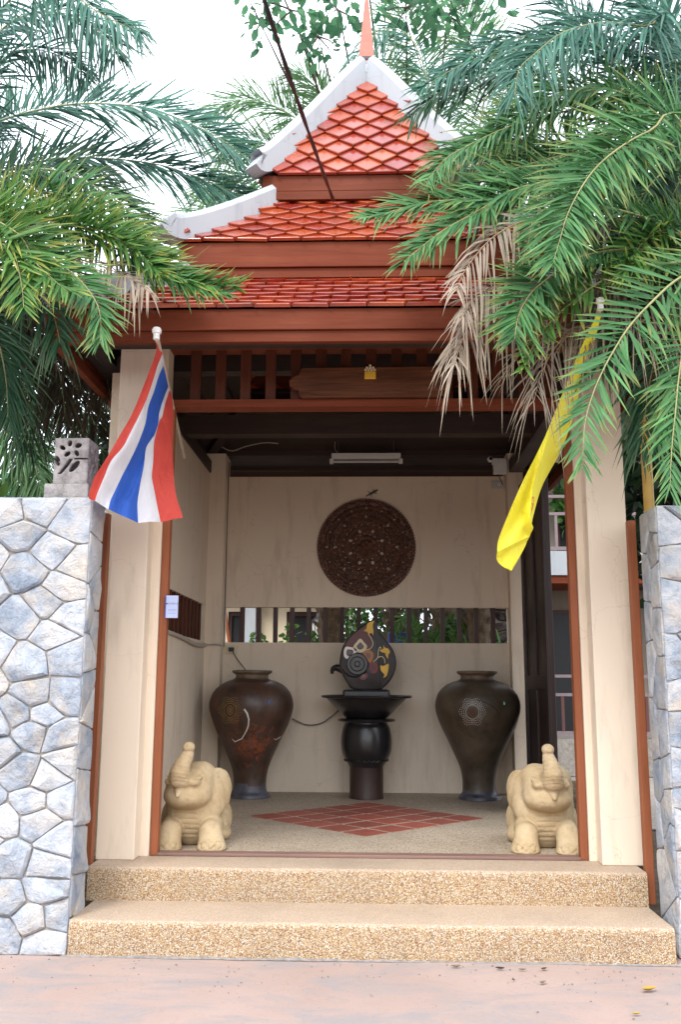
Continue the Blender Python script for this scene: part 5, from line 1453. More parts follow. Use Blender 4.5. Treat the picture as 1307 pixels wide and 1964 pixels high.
def frond(parent, pts, L, n, mk, seed, face=(0, -0.9, 0.45), start=0.12, droop=0.12, v=0.42, a0=1.25, a1=0.5, wid=0.0205, name='frond', rach='rachis', rr=0.016, two=1.0, ragged=0.05, kd=1.0):
    R = random.Random(seed); L *= 1.14; n = int(n*(2.0 if mk != 'leaf_dry' else 1.25)*kd)
    P0 = Vector(parent.location)
    C = spline([Vector(p)-P0 for p in pts], 10)
    acc = [0.0]
    for a, b in zip(C, C[1:]): acc.append(acc[-1]+(b-a).length)
    T_ = acc[-1]; face = Vector(face).normalized()
    def at(f):
        d = f*T_
        for i in range(len(C)-1):
            if acc[i+1] >= d or i == len(C)-2:
                q = (d-acc[i])/max(1e-6, acc[i+1]-acc[i]); return C[i].lerp(C[i+1], min(1, q)), (C[i+1]-C[i]).normalized()
    m = MB(); ks = list(range(0, len(C), 3)); 
    if ks[-1] != len(C)-1: ks.append(len(C)-1)
    m.tube([C[i] for i in ks], [max(0.0022, rr*(1-0.9*acc[i]/T_)) for i in ks], 6)
    V = m.v; F = m.f; A = [(0, .5, .5)]*len(V); mi = [1]*len(F)
    for i in range(n):
        s = start+(1-start)*(i+R.uniform(.1, .9))/n
        f = (s-start)/(1-start)
        for sd in (-1, 1):
            if ragged and R.random() < ragged: continue
            p, t = at(min(0.999, s+R.uniform(-.3, .3)/n))
            N = face-t*face.dot(t)
            if N.length < 0.15: N = Vector((0, 0, 1))-t*t.z
            N.normalize(); S = t.cross(N)*sd
            Ll = L*(0.45+0.55*math.sin(PI*min(1, 0.14+0.80*f)))*R.uniform(0.70, 1.12)
            if f > 0.93: Ll *= 0.8
            a = a0+(a1-a0)*f+R.gauss(0, 0.13)
            vv = v*R.choice((1.0, 0.35, 1.3, -0.1))+R.gauss(0, .12)
            d = (t*math.cos(a)+(S*math.cos(vv)*two+N*math.sin(vv))*math.sin(a)).normalized()
            W = d.cross(N)
            if W.length < .1: W = d.cross(S)
            W.normalize(); W = (W+N*R.uniform(-.7, .7)).normalized(); U = W.cross(d)
            w = wid*R.uniform(0.8, 1.15)*(0.65+0.35*math.sin(PI*f))
            g = Vector((0, 0, -1))*droop*Ll*R.choice((.4, .8, 1.1, 1.5, 2.2))
            tw = R.gauss(0, .12)
            rv, rz = R.random(), R.random()
            b = len(V)
            def q(u, ww, up): 
                x = p+d*(Ll*u)+g*(u*u)+S*(tw*Ll*u*u*.3)+W*(w*ww)+U*(w*up); return (x.x, x.y, x.z)
            V += [q(0, 0, 0), q(.14, -.42, .12), q(.14, 0, 0), q(.14, .42, .12), q(.42, -.5, .2), q(.42, 0, 0), q(.42, .5, .2), q(.75, -.33, .12), q(.75, 0, 0), q(.75, .33, .12), q(1, 0, 0)]
            A += [(u, rv, rz) for u in (0, .14, .14, .14, .42, .42, .42, .75, .75, .75, 1)]
            fs = [(0, 1, 2), (0, 2, 3), (1, 4, 5, 2), (2, 5, 6, 3), (4, 7, 8, 5), (5, 8, 9, 6), (7, 10, 8), (8, 10, 9)]
            F += [tuple(k+b for k in x) for x in fs]; mi += [0]*8
    me = leafmesh(name, V, F, A, (mk, rach), mi)
    o = bpy.data.objects.new(name, me); COL.objects.link(o); o.parent = parent
    return o

def palm_trunk(parent, h, r0, r1, lean=(0, 0), crown=None):
    m = MB(); P = []; rr = []
    for k in range(40):
        t_ = k/39
        P.append((lean[0]*t_, lean[1]*t_, h*t_)); rr.append((r0+(r1-r0)*t_)*(1+0.10*(k % 2)))
    m.tube(P, rr, 14)
    o = m.build('trunk', MT['trunk'], parent, False)
    # boots: cut leaf bases spiralling up
    R = random.Random(int(h*100)); bt = MB()
    for k in range(int(h*22)):
        z = h*(0.25+0.75*k/(h*22)); a = k*2.4; t_ = z/h; r_ = r0+(r1-r0)*t_
        c = Vector((lean[0]*t_, lean[1]*t_, z)); o_ = Vector((math.cos(a), math.sin(a), 0)); s_ = Vector((-math.sin(a), math.cos(a), 0))
        p0 = c+o_*r_*.9; p1 = c+o_*(r_+.07)+Vector((0, 0, .10+R.uniform(-.02, .04)))
        w = .045
        bt.add([p0-s_*w, p0+s_*w, p0+s_*w+Vector((0, 0, .06)), p0-s_*w+Vector((0, 0, .06)), p1-s_*w*.5, p1+s_*w*.5, p1+s_*w*.5+Vector((0, 0, .03)), p1-s_*w*.5+Vector((0, 0, .03))], [(0, 3, 2, 1), (4, 5, 6, 7), (0, 1, 5, 4), (1, 2, 6, 5), (2, 3, 7, 6), (3, 0, 4, 7)])
    bt.build('leaf_bases', MT['trunk'], parent)
    return o

# ---- date palm right of the gate
CR = Vector((2.543, 5.900, 4.400)); CL = Vector((-3.277, 5.900, 4.383))
pr = empty('date_palm', (CR.x, CR.y, 0), 0, 'green date palm arching over the right wall and the yellow flag, with dry brown fronds', 'palm tree')
palm_trunk(pr, CR.z+.1, 0.22, 0.26)
RF = [
    ([Vector((2.180, 5.800, 6.018)), Vector((1.918, 5.714, 5.976)), Vector((1.658, 5.629, 5.945)), Vector((1.455, 5.543, 5.861)), Vector((1.255, 5.457, 5.728)), Vector((1.076, 5.371, 5.527)), Vector((0.952, 5.286, 5.349)), Vector((0.902, 5.200, 5.099))], 0.420, 95, 'leaf_b', {'droop': 0.35, 'start': 0.16}),
    ([Vector((2.251, 6.200, 6.094)), Vector((1.580, 6.125, 6.120)), Vector((0.900, 6.050, 6.029)), Vector((0.601, 5.975, 5.860)), Vector((0.381, 5.900, 5.664))], 0.380, 80, 'leaf_b', {'droop': 0.3}),
    ([Vector((1.952, 5.300, 4.980)), Vector((1.742, 5.214, 4.863)), Vector((1.549, 5.129, 4.719)), Vector((1.360, 5.043, 4.532)), Vector((1.225, 4.957, 4.330)), Vector((1.121, 4.871, 4.118)), Vector((1.055, 4.786, 3.925)), Vector((0.994, 4.700, 3.745))], 0.420, 100, 'leaf_a', {'droop': 0.1, 'start': 0.16}),
    ([Vector((1.977, 5.900, 5.547)), Vector((1.585, 5.800, 5.444)), Vector((1.249, 5.700, 5.307)), Vector((0.910, 5.600, 5.145)), Vector((0.629, 5.500, 4.949)), Vector((0.479, 5.400, 4.797)), Vector((0.355, 5.300, 4.591))], 0.360, 90, 'leaf_a', {'droop': 0.2}),
    ([Vector((2.060, 5.900, 5.104)), Vector((1.555, 5.750, 5.058)), Vector((1.164, 5.600, 4.909)), Vector((0.789, 5.450, 4.691)), Vector((0.517, 5.300, 4.402))], 0.360, 80, 'leaf_a', {'droop': 0.2}),
    ([Vector((1.968, 5.700, 4.603)), Vector((1.429, 5.583, 4.657)), Vector((1.028, 5.467, 4.603)), Vector((0.690, 5.350, 4.498)), Vector((0.348, 5.233, 4.409)), Vector((0.099, 5.117, 4.279)), Vector((-0.032, 5.000, 4.187))], 0.330, 90, 'leaf_a', {'droop': 0.12, 'a1': 0.35}),
    ([Vector((1.903, 5.500, 4.567)), Vector((1.290, 5.408, 4.649)), Vector((0.868, 5.317, 4.523)), Vector((0.688, 5.225, 4.359)), Vector((0.449, 5.133, 4.176)), Vector((0.299, 5.042, 4.017)), Vector((0.194, 4.950, 3.882))], 0.330, 85, 'leaf_a', {'droop': 0.12, 'a1': 0.4}),
    ([Vector((1.698, 5.200, 4.264)), Vector((1.272, 5.100, 4.316)), Vector((0.988, 5.000, 4.205)), Vector((0.913, 4.900, 4.023)), Vector((0.868, 4.800, 3.841))], 0.260, 55, 'leaf_a', {'droop': 0.05, 'a1': 0.4}),
    ([Vector((1.814, 5.300, 4.110)), Vector((1.472, 5.208, 4.068)), Vector((1.199, 5.117, 3.966)), Vector((1.020, 5.025, 3.800)), Vector((0.908, 4.933, 3.671)), Vector((0.824, 4.842, 3.509)), Vector((0.782, 4.750, 3.333))], 0.360, 80, 'leaf_a', {'droop': 0.08, 'start': 0.3}),
    ([Vector((1.930, 5.200, 3.992)), Vector((1.538, 5.125, 3.914)), Vector((1.325, 5.050, 3.790)), Vector((1.116, 4.975, 3.609)), Vector((0.985, 4.900, 3.464)), Vector((0.895, 4.825, 3.323)), Vector((0.810, 4.750, 3.150))], 0.210, 40, 'leaf_y', {'droop': 0.0, 'v': 1.0, 'start': 0.2, 'wid': 0.026}),
    ([Vector((1.934, 4.900, 3.847)), Vector((1.710, 4.850, 3.714)), Vector((1.564, 4.800, 3.579)), Vector((1.408, 4.750, 3.409)), Vector((1.301, 4.700, 3.252)), Vector((1.222, 4.650, 3.119)), Vector((1.146, 4.600, 2.961)), Vector((1.087, 4.550, 2.780)), Vector((1.059, 4.500, 2.565))], 0.320, 46, 'leaf_a', {'droop': 0.05, 'start': 0.2, 'wid': 0.021}),
    ([Vector((1.942, 4.900, 3.536)), Vector((1.735, 4.830, 3.358)), Vector((1.653, 4.760, 3.126)), Vector((1.597, 4.690, 2.902)), Vector((1.543, 4.620, 2.688)), Vector((1.497, 4.550, 2.455))], 0.280, 44, 'leaf_a', {'droop': 0.08, 'start': 0.2}),
    ([Vector((1.411, 5.300, 4.286)), Vector((1.048, 5.230, 4.288)), Vector((0.861, 5.160, 4.212)), Vector((0.693, 5.090, 4.067)), Vector((0.549, 5.020, 3.854)), Vector((0.492, 4.950, 3.695))], 0.230, 46, 'leaf_dry', {'droop': 0.6, 'name': 'dry_frond', 'rach': 'dry_rachis', 'wid': 0.019, 'start': 0.35}),
    ([Vector((1.577, 5.400, 3.885)), Vector((1.175, 5.310, 3.899)), Vector((0.858, 5.220, 3.811)), Vector((0.627, 5.130, 3.643)), Vector((0.522, 5.040, 3.416)), Vector((0.475, 4.950, 3.259))], 0.300, 56, 'leaf_dry', {'droop': 0.9, 'name': 'dry_frond', 'rach': 'dry_rachis', 'wid': 0.019, 'start': 0.3}),
    ([Vector((1.598, 5.450, 4.046)), Vector((1.115, 5.325, 3.907)), Vector((0.810, 5.200, 3.853)), Vector((0.606, 5.075, 3.701)), Vector((0.515, 4.950, 3.522))], 0.220, 40, 'leaf_dry', {'droop': 0.9, 'name': 'dry_frond', 'rach': 'dry_rachis', 'wid': 0.018, 'start': 0.4}),
    ([Vector((1.727, 5.400, 3.713)), Vector((1.388, 5.325, 3.652)), Vector((1.148, 5.250, 3.524)), Vector((1.010, 5.175, 3.304)), Vector((0.938, 5.100, 3.090))], 0.320, 40, 'leaf_dry', {'droop': 0.7, 'name': 'dry_frond', 'rach': 'dry_rachis', 'wid': 0.011, 'start': 0.3}),
    ([Vector((1.757, 5.500, 3.720)), Vector((1.348, 5.425, 3.625)), Vector((1.046, 5.350, 3.597)), Vector((0.871, 5.275, 3.405)), Vector((0.768, 5.200, 3.218))], 0.260, 24, 'leaf_dry', {'droop': 0.7, 'name': 'dry_frond', 'rach': 'dry_rachis', 'wid': 0.011, 'start': 0.3}),
    ([Vector((2.339, 6.200, 5.078)), Vector((1.876, 6.133, 5.880)), Vector((1.426, 6.067, 6.399)), Vector((0.926, 6.000, 6.704))], 0.420, 80, 'leaf_b', {'droop': 0.2}),
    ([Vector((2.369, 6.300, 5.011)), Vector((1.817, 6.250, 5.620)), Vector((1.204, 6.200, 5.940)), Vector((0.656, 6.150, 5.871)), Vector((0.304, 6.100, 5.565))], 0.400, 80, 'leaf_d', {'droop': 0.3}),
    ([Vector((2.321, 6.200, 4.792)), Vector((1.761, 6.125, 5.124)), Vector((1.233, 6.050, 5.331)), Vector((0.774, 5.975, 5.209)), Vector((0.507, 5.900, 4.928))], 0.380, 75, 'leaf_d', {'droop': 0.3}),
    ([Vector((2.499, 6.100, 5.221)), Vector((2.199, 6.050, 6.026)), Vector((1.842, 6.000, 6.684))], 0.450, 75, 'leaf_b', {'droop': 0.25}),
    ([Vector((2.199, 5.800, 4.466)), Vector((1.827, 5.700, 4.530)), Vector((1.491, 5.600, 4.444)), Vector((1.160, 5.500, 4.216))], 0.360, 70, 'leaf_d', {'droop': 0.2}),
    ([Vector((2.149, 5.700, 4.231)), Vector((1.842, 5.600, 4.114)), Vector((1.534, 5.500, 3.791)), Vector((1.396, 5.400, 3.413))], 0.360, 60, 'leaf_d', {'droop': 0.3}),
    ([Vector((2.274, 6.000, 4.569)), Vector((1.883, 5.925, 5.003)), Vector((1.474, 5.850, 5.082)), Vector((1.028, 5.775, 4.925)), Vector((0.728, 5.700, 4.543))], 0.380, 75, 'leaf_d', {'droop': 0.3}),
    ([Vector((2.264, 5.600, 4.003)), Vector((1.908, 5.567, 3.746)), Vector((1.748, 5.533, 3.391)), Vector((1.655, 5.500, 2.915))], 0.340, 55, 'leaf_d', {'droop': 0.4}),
    ([Vector((2.116, 5.600, 4.255)), Vector((1.792, 5.525, 4.222)), Vector((1.506, 5.450, 4.152)), Vector((1.225, 5.375, 4.015)), Vector((1.011, 5.300, 3.761))], 0.340, 70, 'leaf_y', {'droop': 0.0, 'v': 0.9}),
    ([Vector((2.417, 6.200, 5.704)), Vector((2.189, 6.100, 6.236)), Vector((1.874, 6.000, 6.552)), Vector((1.439, 5.900, 6.649))], 0.450, 80, 'leaf_b', {'droop': 0.3}),
    ([Vector((2.442, 6.300, 5.557)), Vector((1.910, 6.225, 6.076)), Vector((1.321, 6.150, 6.249)), Vector((0.844, 6.075, 6.113)), Vector((0.566, 6.000, 5.828))], 0.400, 85, 'leaf_b', {'droop': 0.35}),
    ([Vector((2.274, 5.900, 5.101)), Vector((1.845, 5.825, 5.497)), Vector((1.435, 5.750, 5.532)), Vector((1.023, 5.675, 5.309)), Vector((0.795, 5.600, 4.975))], 0.400, 80, 'leaf_a', {'droop': 0.3}),
    ([Vector((2.042, 5.400, 4.192)), Vector((1.810, 5.267, 4.230)), Vector((1.606, 5.133, 4.062)), Vector((1.434, 5.000, 3.772))], 0.300, 50, 'leaf_y', {'droop': 0.0, 'v': 0.9}),
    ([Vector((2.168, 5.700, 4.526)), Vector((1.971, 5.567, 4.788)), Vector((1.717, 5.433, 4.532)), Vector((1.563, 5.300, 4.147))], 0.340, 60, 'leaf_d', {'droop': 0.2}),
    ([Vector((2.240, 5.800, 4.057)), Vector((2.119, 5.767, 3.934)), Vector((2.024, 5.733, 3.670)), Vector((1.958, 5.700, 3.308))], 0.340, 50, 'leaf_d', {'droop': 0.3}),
    ([Vector((2.143, 5.500, 3.717)), Vector((1.941, 5.433, 3.422)), Vector((1.810, 5.367, 3.170)), Vector((1.688, 5.300, 2.894))], 0.260, 45, 'leaf_a', {'droop': 0.3}),
]
for k, (pts, L, n, mk, kw) in enumerate(RF):
    frond(pr, [CR]+pts if not kw.pop('own', 0) else pts, L, n, mk, 100+k, **kw)
# ---- date palm left of the gate
pl = empty('date_palm', (CL.x, CL.y, 0), 0, 'bluish date palm spreading over the left wall and lantern, yellow tipped lower fronds', 'palm tree')
palm_trunk(pl, CL.z+.1, 0.22, 0.26)
LF = [
    ([Vector((-3.067, 6.300, 5.590)), Vector((-2.870, 6.378, 5.770)), Vector((-2.662, 6.456, 5.900)), Vector((-2.404, 6.533, 6.008)), Vector((-2.136, 6.611, 6.066)), Vector((-1.818, 6.689, 6.077)), Vector((-1.534, 6.767, 6.016)), Vector((-1.243, 6.844, 5.898)), Vector((-1.036, 6.922, 5.778)), Vector((-0.892, 7.000, 5.705))], 0.520, 120, 'leaf_b', {'droop': 0.1, 'start': 0.18, 'v': 0.25, 'a0': 1.3, 'a1': 0.6}),
    ([Vector((-3.133, 6.500, 5.325)), Vector((-2.930, 6.586, 5.462)), Vector((-2.552, 6.671, 5.618)), Vector((-2.158, 6.757, 5.674)), Vector((-1.751, 6.843, 5.669)), Vector((-1.421, 6.929, 5.599)), Vector((-1.128, 7.014, 5.503)), Vector((-0.964, 7.100, 5.474))], 0.500, 115, 'leaf_b', {'droop': 0.18, 'start': 0.18, 'v': 0.3}),
    ([Vector((-2.845, 5.600, 5.700)), Vector((-2.552, 5.533, 6.048)), Vector((-2.319, 5.467, 6.191)), Vector((-2.037, 5.400, 6.068)), Vector((-1.793, 5.333, 5.850)), Vector((-1.612, 5.267, 5.704)), Vector((-1.478, 5.200, 5.603))], 0.440, 90, 'leaf_b', {'droop': 0.55, 'start': 0.2}),
    ([Vector((-3.008, 5.900, 5.589)), Vector((-2.681, 5.840, 6.128)), Vector((-2.398, 5.780, 6.224)), Vector((-2.109, 5.720, 6.148)), Vector((-1.856, 5.660, 5.930)), Vector((-1.738, 5.600, 5.720))], 0.420, 80, 'leaf_b', {'droop': 0.5, 'start': 0.2}),
    ([Vector((-2.996, 6.000, 5.363)), Vector((-2.701, 5.925, 5.938)), Vector((-2.445, 5.850, 5.983)), Vector((-2.185, 5.775, 5.859)), Vector((-1.981, 5.700, 5.636))], 0.400, 70, 'leaf_b', {'droop': 0.4, 'start': 0.2}),
    ([Vector((-2.684, 5.600, 4.606)), Vector((-2.440, 5.525, 4.580)), Vector((-2.059, 5.450, 4.450)), Vector((-1.687, 5.375, 4.273)), Vector((-1.327, 5.300, 4.032)), Vector((-1.016, 5.225, 3.881)), Vector((-0.797, 5.150, 3.835))], 0.300, 85, 'leaf_y', {'droop': 0.0, 'v': 0.8, 'start': 0.2}),
    ([Vector((-2.391, 5.000, 4.205)), Vector((-2.071, 4.925, 4.079)), Vector((-1.921, 4.850, 3.862)), Vector((-1.796, 4.775, 3.731)), Vector((-1.661, 4.700, 3.603))], 0.340, 60, 'leaf_y', {'droop': 0.05, 'start': 0.2}),
    ([Vector((-2.361, 5.100, 4.088)), Vector((-2.018, 5.042, 4.039)), Vector((-1.802, 4.983, 3.893)), Vector((-1.652, 4.925, 3.751)), Vector((-1.551, 4.867, 3.607)), Vector((-1.504, 4.808, 3.479)), Vector((-1.482, 4.750, 3.334))], 0.300, 65, 'leaf_a', {'droop': 0.12, 'start': 0.3, 'a1': 0.4}),
    ([Vector((-2.532, 5.450, 4.375)), Vector((-1.964, 5.390, 4.337)), Vector((-1.570, 5.330, 4.160)), Vector((-1.220, 5.270, 3.955)), Vector((-0.980, 5.210, 3.837)), Vector((-0.843, 5.150, 3.789))], 0.260, 70, 'leaf_a', {'droop': 0.08, 'start': 0.3}),
    ([Vector((-2.472, 5.400, 4.312)), Vector((-2.076, 5.325, 4.340)), Vector((-1.716, 5.250, 4.261)), Vector((-1.428, 5.175, 4.082)), Vector((-1.243, 5.100, 3.876))], 0.320, 75, 'leaf_y', {'droop': 0.0, 'v': 0.9, 'start': 0.2}),
    ([Vector((-2.238, 4.900, 3.987)), Vector((-2.047, 4.817, 3.911)), Vector((-1.940, 4.733, 3.682)), Vector((-1.881, 4.650, 3.492))], 0.320, 45, 'leaf_y', {'droop': 0.1, 'start': 0.25}),
    ([Vector((-2.526, 5.300, 4.261)), Vector((-2.268, 5.225, 4.324)), Vector((-2.070, 5.150, 4.213)), Vector((-1.868, 5.075, 3.970)), Vector((-1.736, 5.000, 3.737))], 0.340, 60, 'leaf_y', {'droop': 0.05, 'v': 0.7}),
    ([Vector((-2.723, 5.700, 4.546)), Vector((-2.390, 5.640, 4.719)), Vector((-2.048, 5.580, 4.681)), Vector((-1.705, 5.520, 4.476)), Vector((-1.405, 5.460, 4.223)), Vector((-1.184, 5.400, 4.015))], 0.340, 85, 'leaf_a', {'droop': 0.05, 'v': 0.8}),
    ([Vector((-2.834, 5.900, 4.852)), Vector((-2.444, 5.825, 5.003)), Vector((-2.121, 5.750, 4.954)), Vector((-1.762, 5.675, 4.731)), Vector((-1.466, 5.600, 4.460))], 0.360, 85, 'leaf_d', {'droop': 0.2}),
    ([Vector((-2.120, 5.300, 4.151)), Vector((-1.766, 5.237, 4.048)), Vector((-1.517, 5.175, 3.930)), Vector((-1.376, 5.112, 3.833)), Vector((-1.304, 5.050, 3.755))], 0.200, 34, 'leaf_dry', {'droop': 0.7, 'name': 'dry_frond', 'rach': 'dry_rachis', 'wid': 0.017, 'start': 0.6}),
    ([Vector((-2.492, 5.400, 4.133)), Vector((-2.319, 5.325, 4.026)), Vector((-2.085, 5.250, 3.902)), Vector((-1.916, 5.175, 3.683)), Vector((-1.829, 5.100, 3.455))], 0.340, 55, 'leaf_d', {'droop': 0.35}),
    ([Vector((-3.078, 6.700, 4.591)), Vector((-2.671, 6.767, 4.355)), Vector((-2.461, 6.833, 3.947)), Vector((-2.396, 6.900, 3.541))], 0.420, 60, 'leaf_skirt_shaded', {'droop': 0.5, 'name': 'old_frond'}),
    ([Vector((-2.950, 6.600, 4.545)), Vector((-2.435, 6.667, 4.440)), Vector((-2.151, 6.733, 4.122)), Vector((-2.016, 6.800, 3.678))], 0.420, 60, 'leaf_skirt_shaded', {'droop': 0.5, 'name': 'old_frond'}),
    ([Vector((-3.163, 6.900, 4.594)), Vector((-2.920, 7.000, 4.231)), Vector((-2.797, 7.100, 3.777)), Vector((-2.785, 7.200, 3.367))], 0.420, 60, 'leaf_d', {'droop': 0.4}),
    ([Vector((-3.091, 6.900, 4.773)), Vector((-2.596, 6.967, 4.709)), Vector((-2.219, 7.033, 4.508)), Vector((-2.067, 7.100, 4.129))], 0.400, 60, 'leaf_skirt_shaded', {'droop': 0.5, 'name': 'old_frond'}),
    ([Vector((-3.247, 7.100, 4.591)), Vector((-2.918, 7.200, 4.354)), Vector((-2.535, 7.300, 4.022)), Vector((-2.274, 7.400, 3.552))], 0.420, 65, 'leaf_skirt_shaded', {'droop': 0.4, 'name': 'old_frond'}),
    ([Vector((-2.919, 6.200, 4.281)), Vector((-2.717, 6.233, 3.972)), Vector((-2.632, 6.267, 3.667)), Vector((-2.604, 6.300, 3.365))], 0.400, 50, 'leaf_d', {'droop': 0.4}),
]
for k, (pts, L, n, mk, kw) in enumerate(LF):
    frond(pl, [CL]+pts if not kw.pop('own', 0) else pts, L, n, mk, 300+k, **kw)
# ---- paler palms behind the roof
def back_palm(base, crown, label, fl, seed, group=None):
    p = empty('feather_palm', (base[0], base[1], 0), 0, label, 'palm tree', group)
    palm_trunk(p, crown[2], .14, .11, (crown[0]-base[0], crown[1]-base[1]))
    for k, (pts, L, n, mk, kw) in enumerate(fl):
        frond(p, [Vector(crown)]+pts, L, n, mk, seed+k, **kw)
    return p
back_palm((-0.461, 10.700), (-0.461, 10.600, 7.819), 'pale sunlit palm rising behind the left slope of the top roof', [
    ([Vector((-0.729, 10.600, 8.365)), Vector((-0.989, 10.500, 8.544)), Vector((-1.377, 10.400, 8.679)), Vector((-1.722, 10.300, 8.616)), Vector((-2.022, 10.200, 8.339))], 0.680, 75, 'leaf_p', {'droop': 0.2}),
    ([Vector((-0.797, 10.700, 7.883)), Vector((-1.123, 10.600, 8.117)), Vector((-1.510, 10.500, 8.204)), Vector((-1.884, 10.400, 8.003))], 0.680, 68, 'leaf_p', {'droop': 0.3}),
    ([Vector((-0.733, 10.800, 7.579)), Vector((-1.193, 10.700, 7.744)), Vector((-1.711, 10.600, 7.765)), Vector((-2.079, 10.500, 7.427))], 0.680, 75, 'leaf_p', {'droop': 0.35}),
    ([Vector((-0.473, 10.800, 8.453)), Vector((-0.540, 10.733, 8.857)), Vector((-0.810, 10.667, 9.189)), Vector((-1.008, 10.600, 9.220))], 0.680, 62, 'leaf_p', {'droop': 0.3}),
    ([Vector((-0.338, 10.800, 8.526)), Vector((-0.136, 10.733, 8.925)), Vector((0.066, 10.667, 9.099)), Vector((0.332, 10.600, 8.973))], 0.680, 62, 'leaf_p', {'droop': 0.4}),
    ([Vector((-0.745, 11.000, 7.545)), Vector((-1.416, 10.933, 7.589)), Vector((-2.079, 10.867, 7.488)), Vector((-2.528, 10.800, 7.241))], 0.680, 75, 'leaf_p', {'droop': 0.3}),
], 500)
back_palm((1.284, 11.100), (1.284, 11.000, 8.034), 'tall feathery palm behind the right side of the spire', [
    ([Vector((0.987, 10.600, 8.375)), Vector((0.659, 10.467, 9.167)), Vector((0.461, 10.333, 9.735)), Vector((0.329, 10.200, 10.375))], 0.680, 75, 'leaf_p', {'droop': 0.15, 'a0': 1.4, 'a1': 0.9}),
    ([Vector((0.933, 10.800, 8.138)), Vector((0.465, 10.667, 8.647)), Vector((0.199, 10.533, 9.224)), Vector((0.032, 10.400, 9.424))], 0.680, 68, 'leaf_p', {'droop': 0.3, 'a0': 1.4, 'a1': 0.8}),
    ([Vector((1.406, 10.800, 8.499)), Vector((1.477, 10.700, 9.173)), Vector((1.279, 10.600, 9.856)), Vector((1.012, 10.500, 10.467))], 0.680, 75, 'leaf_p', {'droop': 0.2}),
    ([Vector((1.008, 10.900, 8.125)), Vector((0.603, 10.833, 8.311)), Vector((0.265, 10.767, 8.200)), Vector((0.064, 10.700, 7.799))], 0.680, 62, 'leaf_p', {'droop': 0.4}),
    ([Vector((0.816, 9.400, 7.533)), Vector((0.527, 9.250, 8.539)), Vector((0.173, 9.100, 8.659)), Vector((-0.114, 8.950, 8.227)), Vector((-0.234, 8.800, 7.836))], 0.420, 60, 'leaf_b', {'droop': 0.9, 'a0': 1.3, 'a1': 0.7}),
    ([Vector((1.683, 10.900, 8.337)), Vector((1.961, 10.833, 9.034)), Vector((2.237, 10.767, 9.586)), Vector((2.637, 10.700, 9.831))], 0.680, 75, 'leaf_p', {'droop': 0.3}),
    ([Vector((1.473, 10.900, 7.971)), Vector((1.602, 10.833, 8.149)), Vector((1.925, 10.767, 8.176)), Vector((2.298, 10.700, 7.913))], 0.680, 75, 'leaf_p', {'droop': 0.4}),
], 540)
back_palm((-4.013, 8.700), (-4.013, 8.600, 4.913), 'dark palm standing behind the wall lantern at the left edge', [
    ([Vector((-3.714, 8.400, 4.832)), Vector((-3.406, 8.333, 4.486)), Vector((-3.200, 8.267, 4.049)), Vector((-3.092, 8.200, 3.526))], 0.420, 60, 'leaf_d', {'droop': 0.3}),
    ([Vector((-3.827, 8.500, 5.090)), Vector((-3.315, 8.433, 4.842)), Vector((-2.899, 8.367, 4.286)), Vector((-2.691, 8.300, 3.650))], 0.420, 65, 'leaf_d', {'droop': 0.35}),
    ([Vector((-3.740, 8.400, 4.512)), Vector((-3.477, 8.333, 4.070)), Vector((-3.321, 8.267, 3.643)), Vector((-3.214, 8.200, 3.181))], 0.420, 60, 'leaf_p', {'droop': 0.3}),
    ([Vector((-3.880, 8.600, 5.244)), Vector((-3.280, 8.567, 5.169)), Vector((-2.775, 8.533, 4.769)), Vector((-2.479, 8.500, 4.222))], 0.420, 65, 'leaf_d', {'droop': 0.35}),
    ([Vector((-3.839, 8.300, 4.373)), Vector((-3.470, 8.233, 3.837)), Vector((-3.128, 8.167, 3.518)), Vector((-2.984, 8.100, 3.160))], 0.400, 60, 'leaf_p', {'droop': 0.3}),
    ([Vector((-3.979, 8.800, 5.445)), Vector((-3.321, 8.767, 5.538)), Vector((-2.811, 8.733, 5.292)), Vector((-2.459, 8.700, 4.830))], 0.420, 65, 'leaf_d', {'droop': 0.35}),
], 580)

# ---- leafy masses
def leaf_cloud(V, F, A, c, rad, n, size, R, hang=0.3, shell=0.45):
    for _ in range(n):
        while True:
            q = Vector((R.uniform(-1, 1), R.uniform(-1, 1), R.uniform(-1, 1)))
            if shell < q.length < 1: break
        p = Vector((c[0]+q.x*rad[0], c[1]+q.y*rad[1], c[2]+q.z*rad[2]))
        d = Vector((R.gauss(0, 1), R.gauss(0, 1), R.gauss(0, 1)-hang)).normalized()
        w = d.cross(Vector((R.gauss(0, 1), R.gauss(0, 1), R.gauss(0, 1)))).normalized(); u = w.cross(d)
        s = size*R.uniform(.6, 1.25); b = len(V); rv, rz = R.random(), R.random()
        for (t_, ww, up) in ((0, 0, 0), (.3, -.26, .06), (.3, 0, 0), (.3, .26, .06), (.68, -.24, .03), (.68, 0, -.02), (.68, .24, .03), (1, 0, -.1)):
            x = p+d*(s*t_)+w*(s*ww)+u*(s*up); V.append((x.x, x.y, x.z)); A.append((t_*.7, rv, rz))
        F += [tuple(k+b for k in f) for f in ((0, 1, 2), (0, 2, 3), (1, 4, 5, 2), (2, 5, 6, 3), (4, 7, 5), (5, 7, 6))]
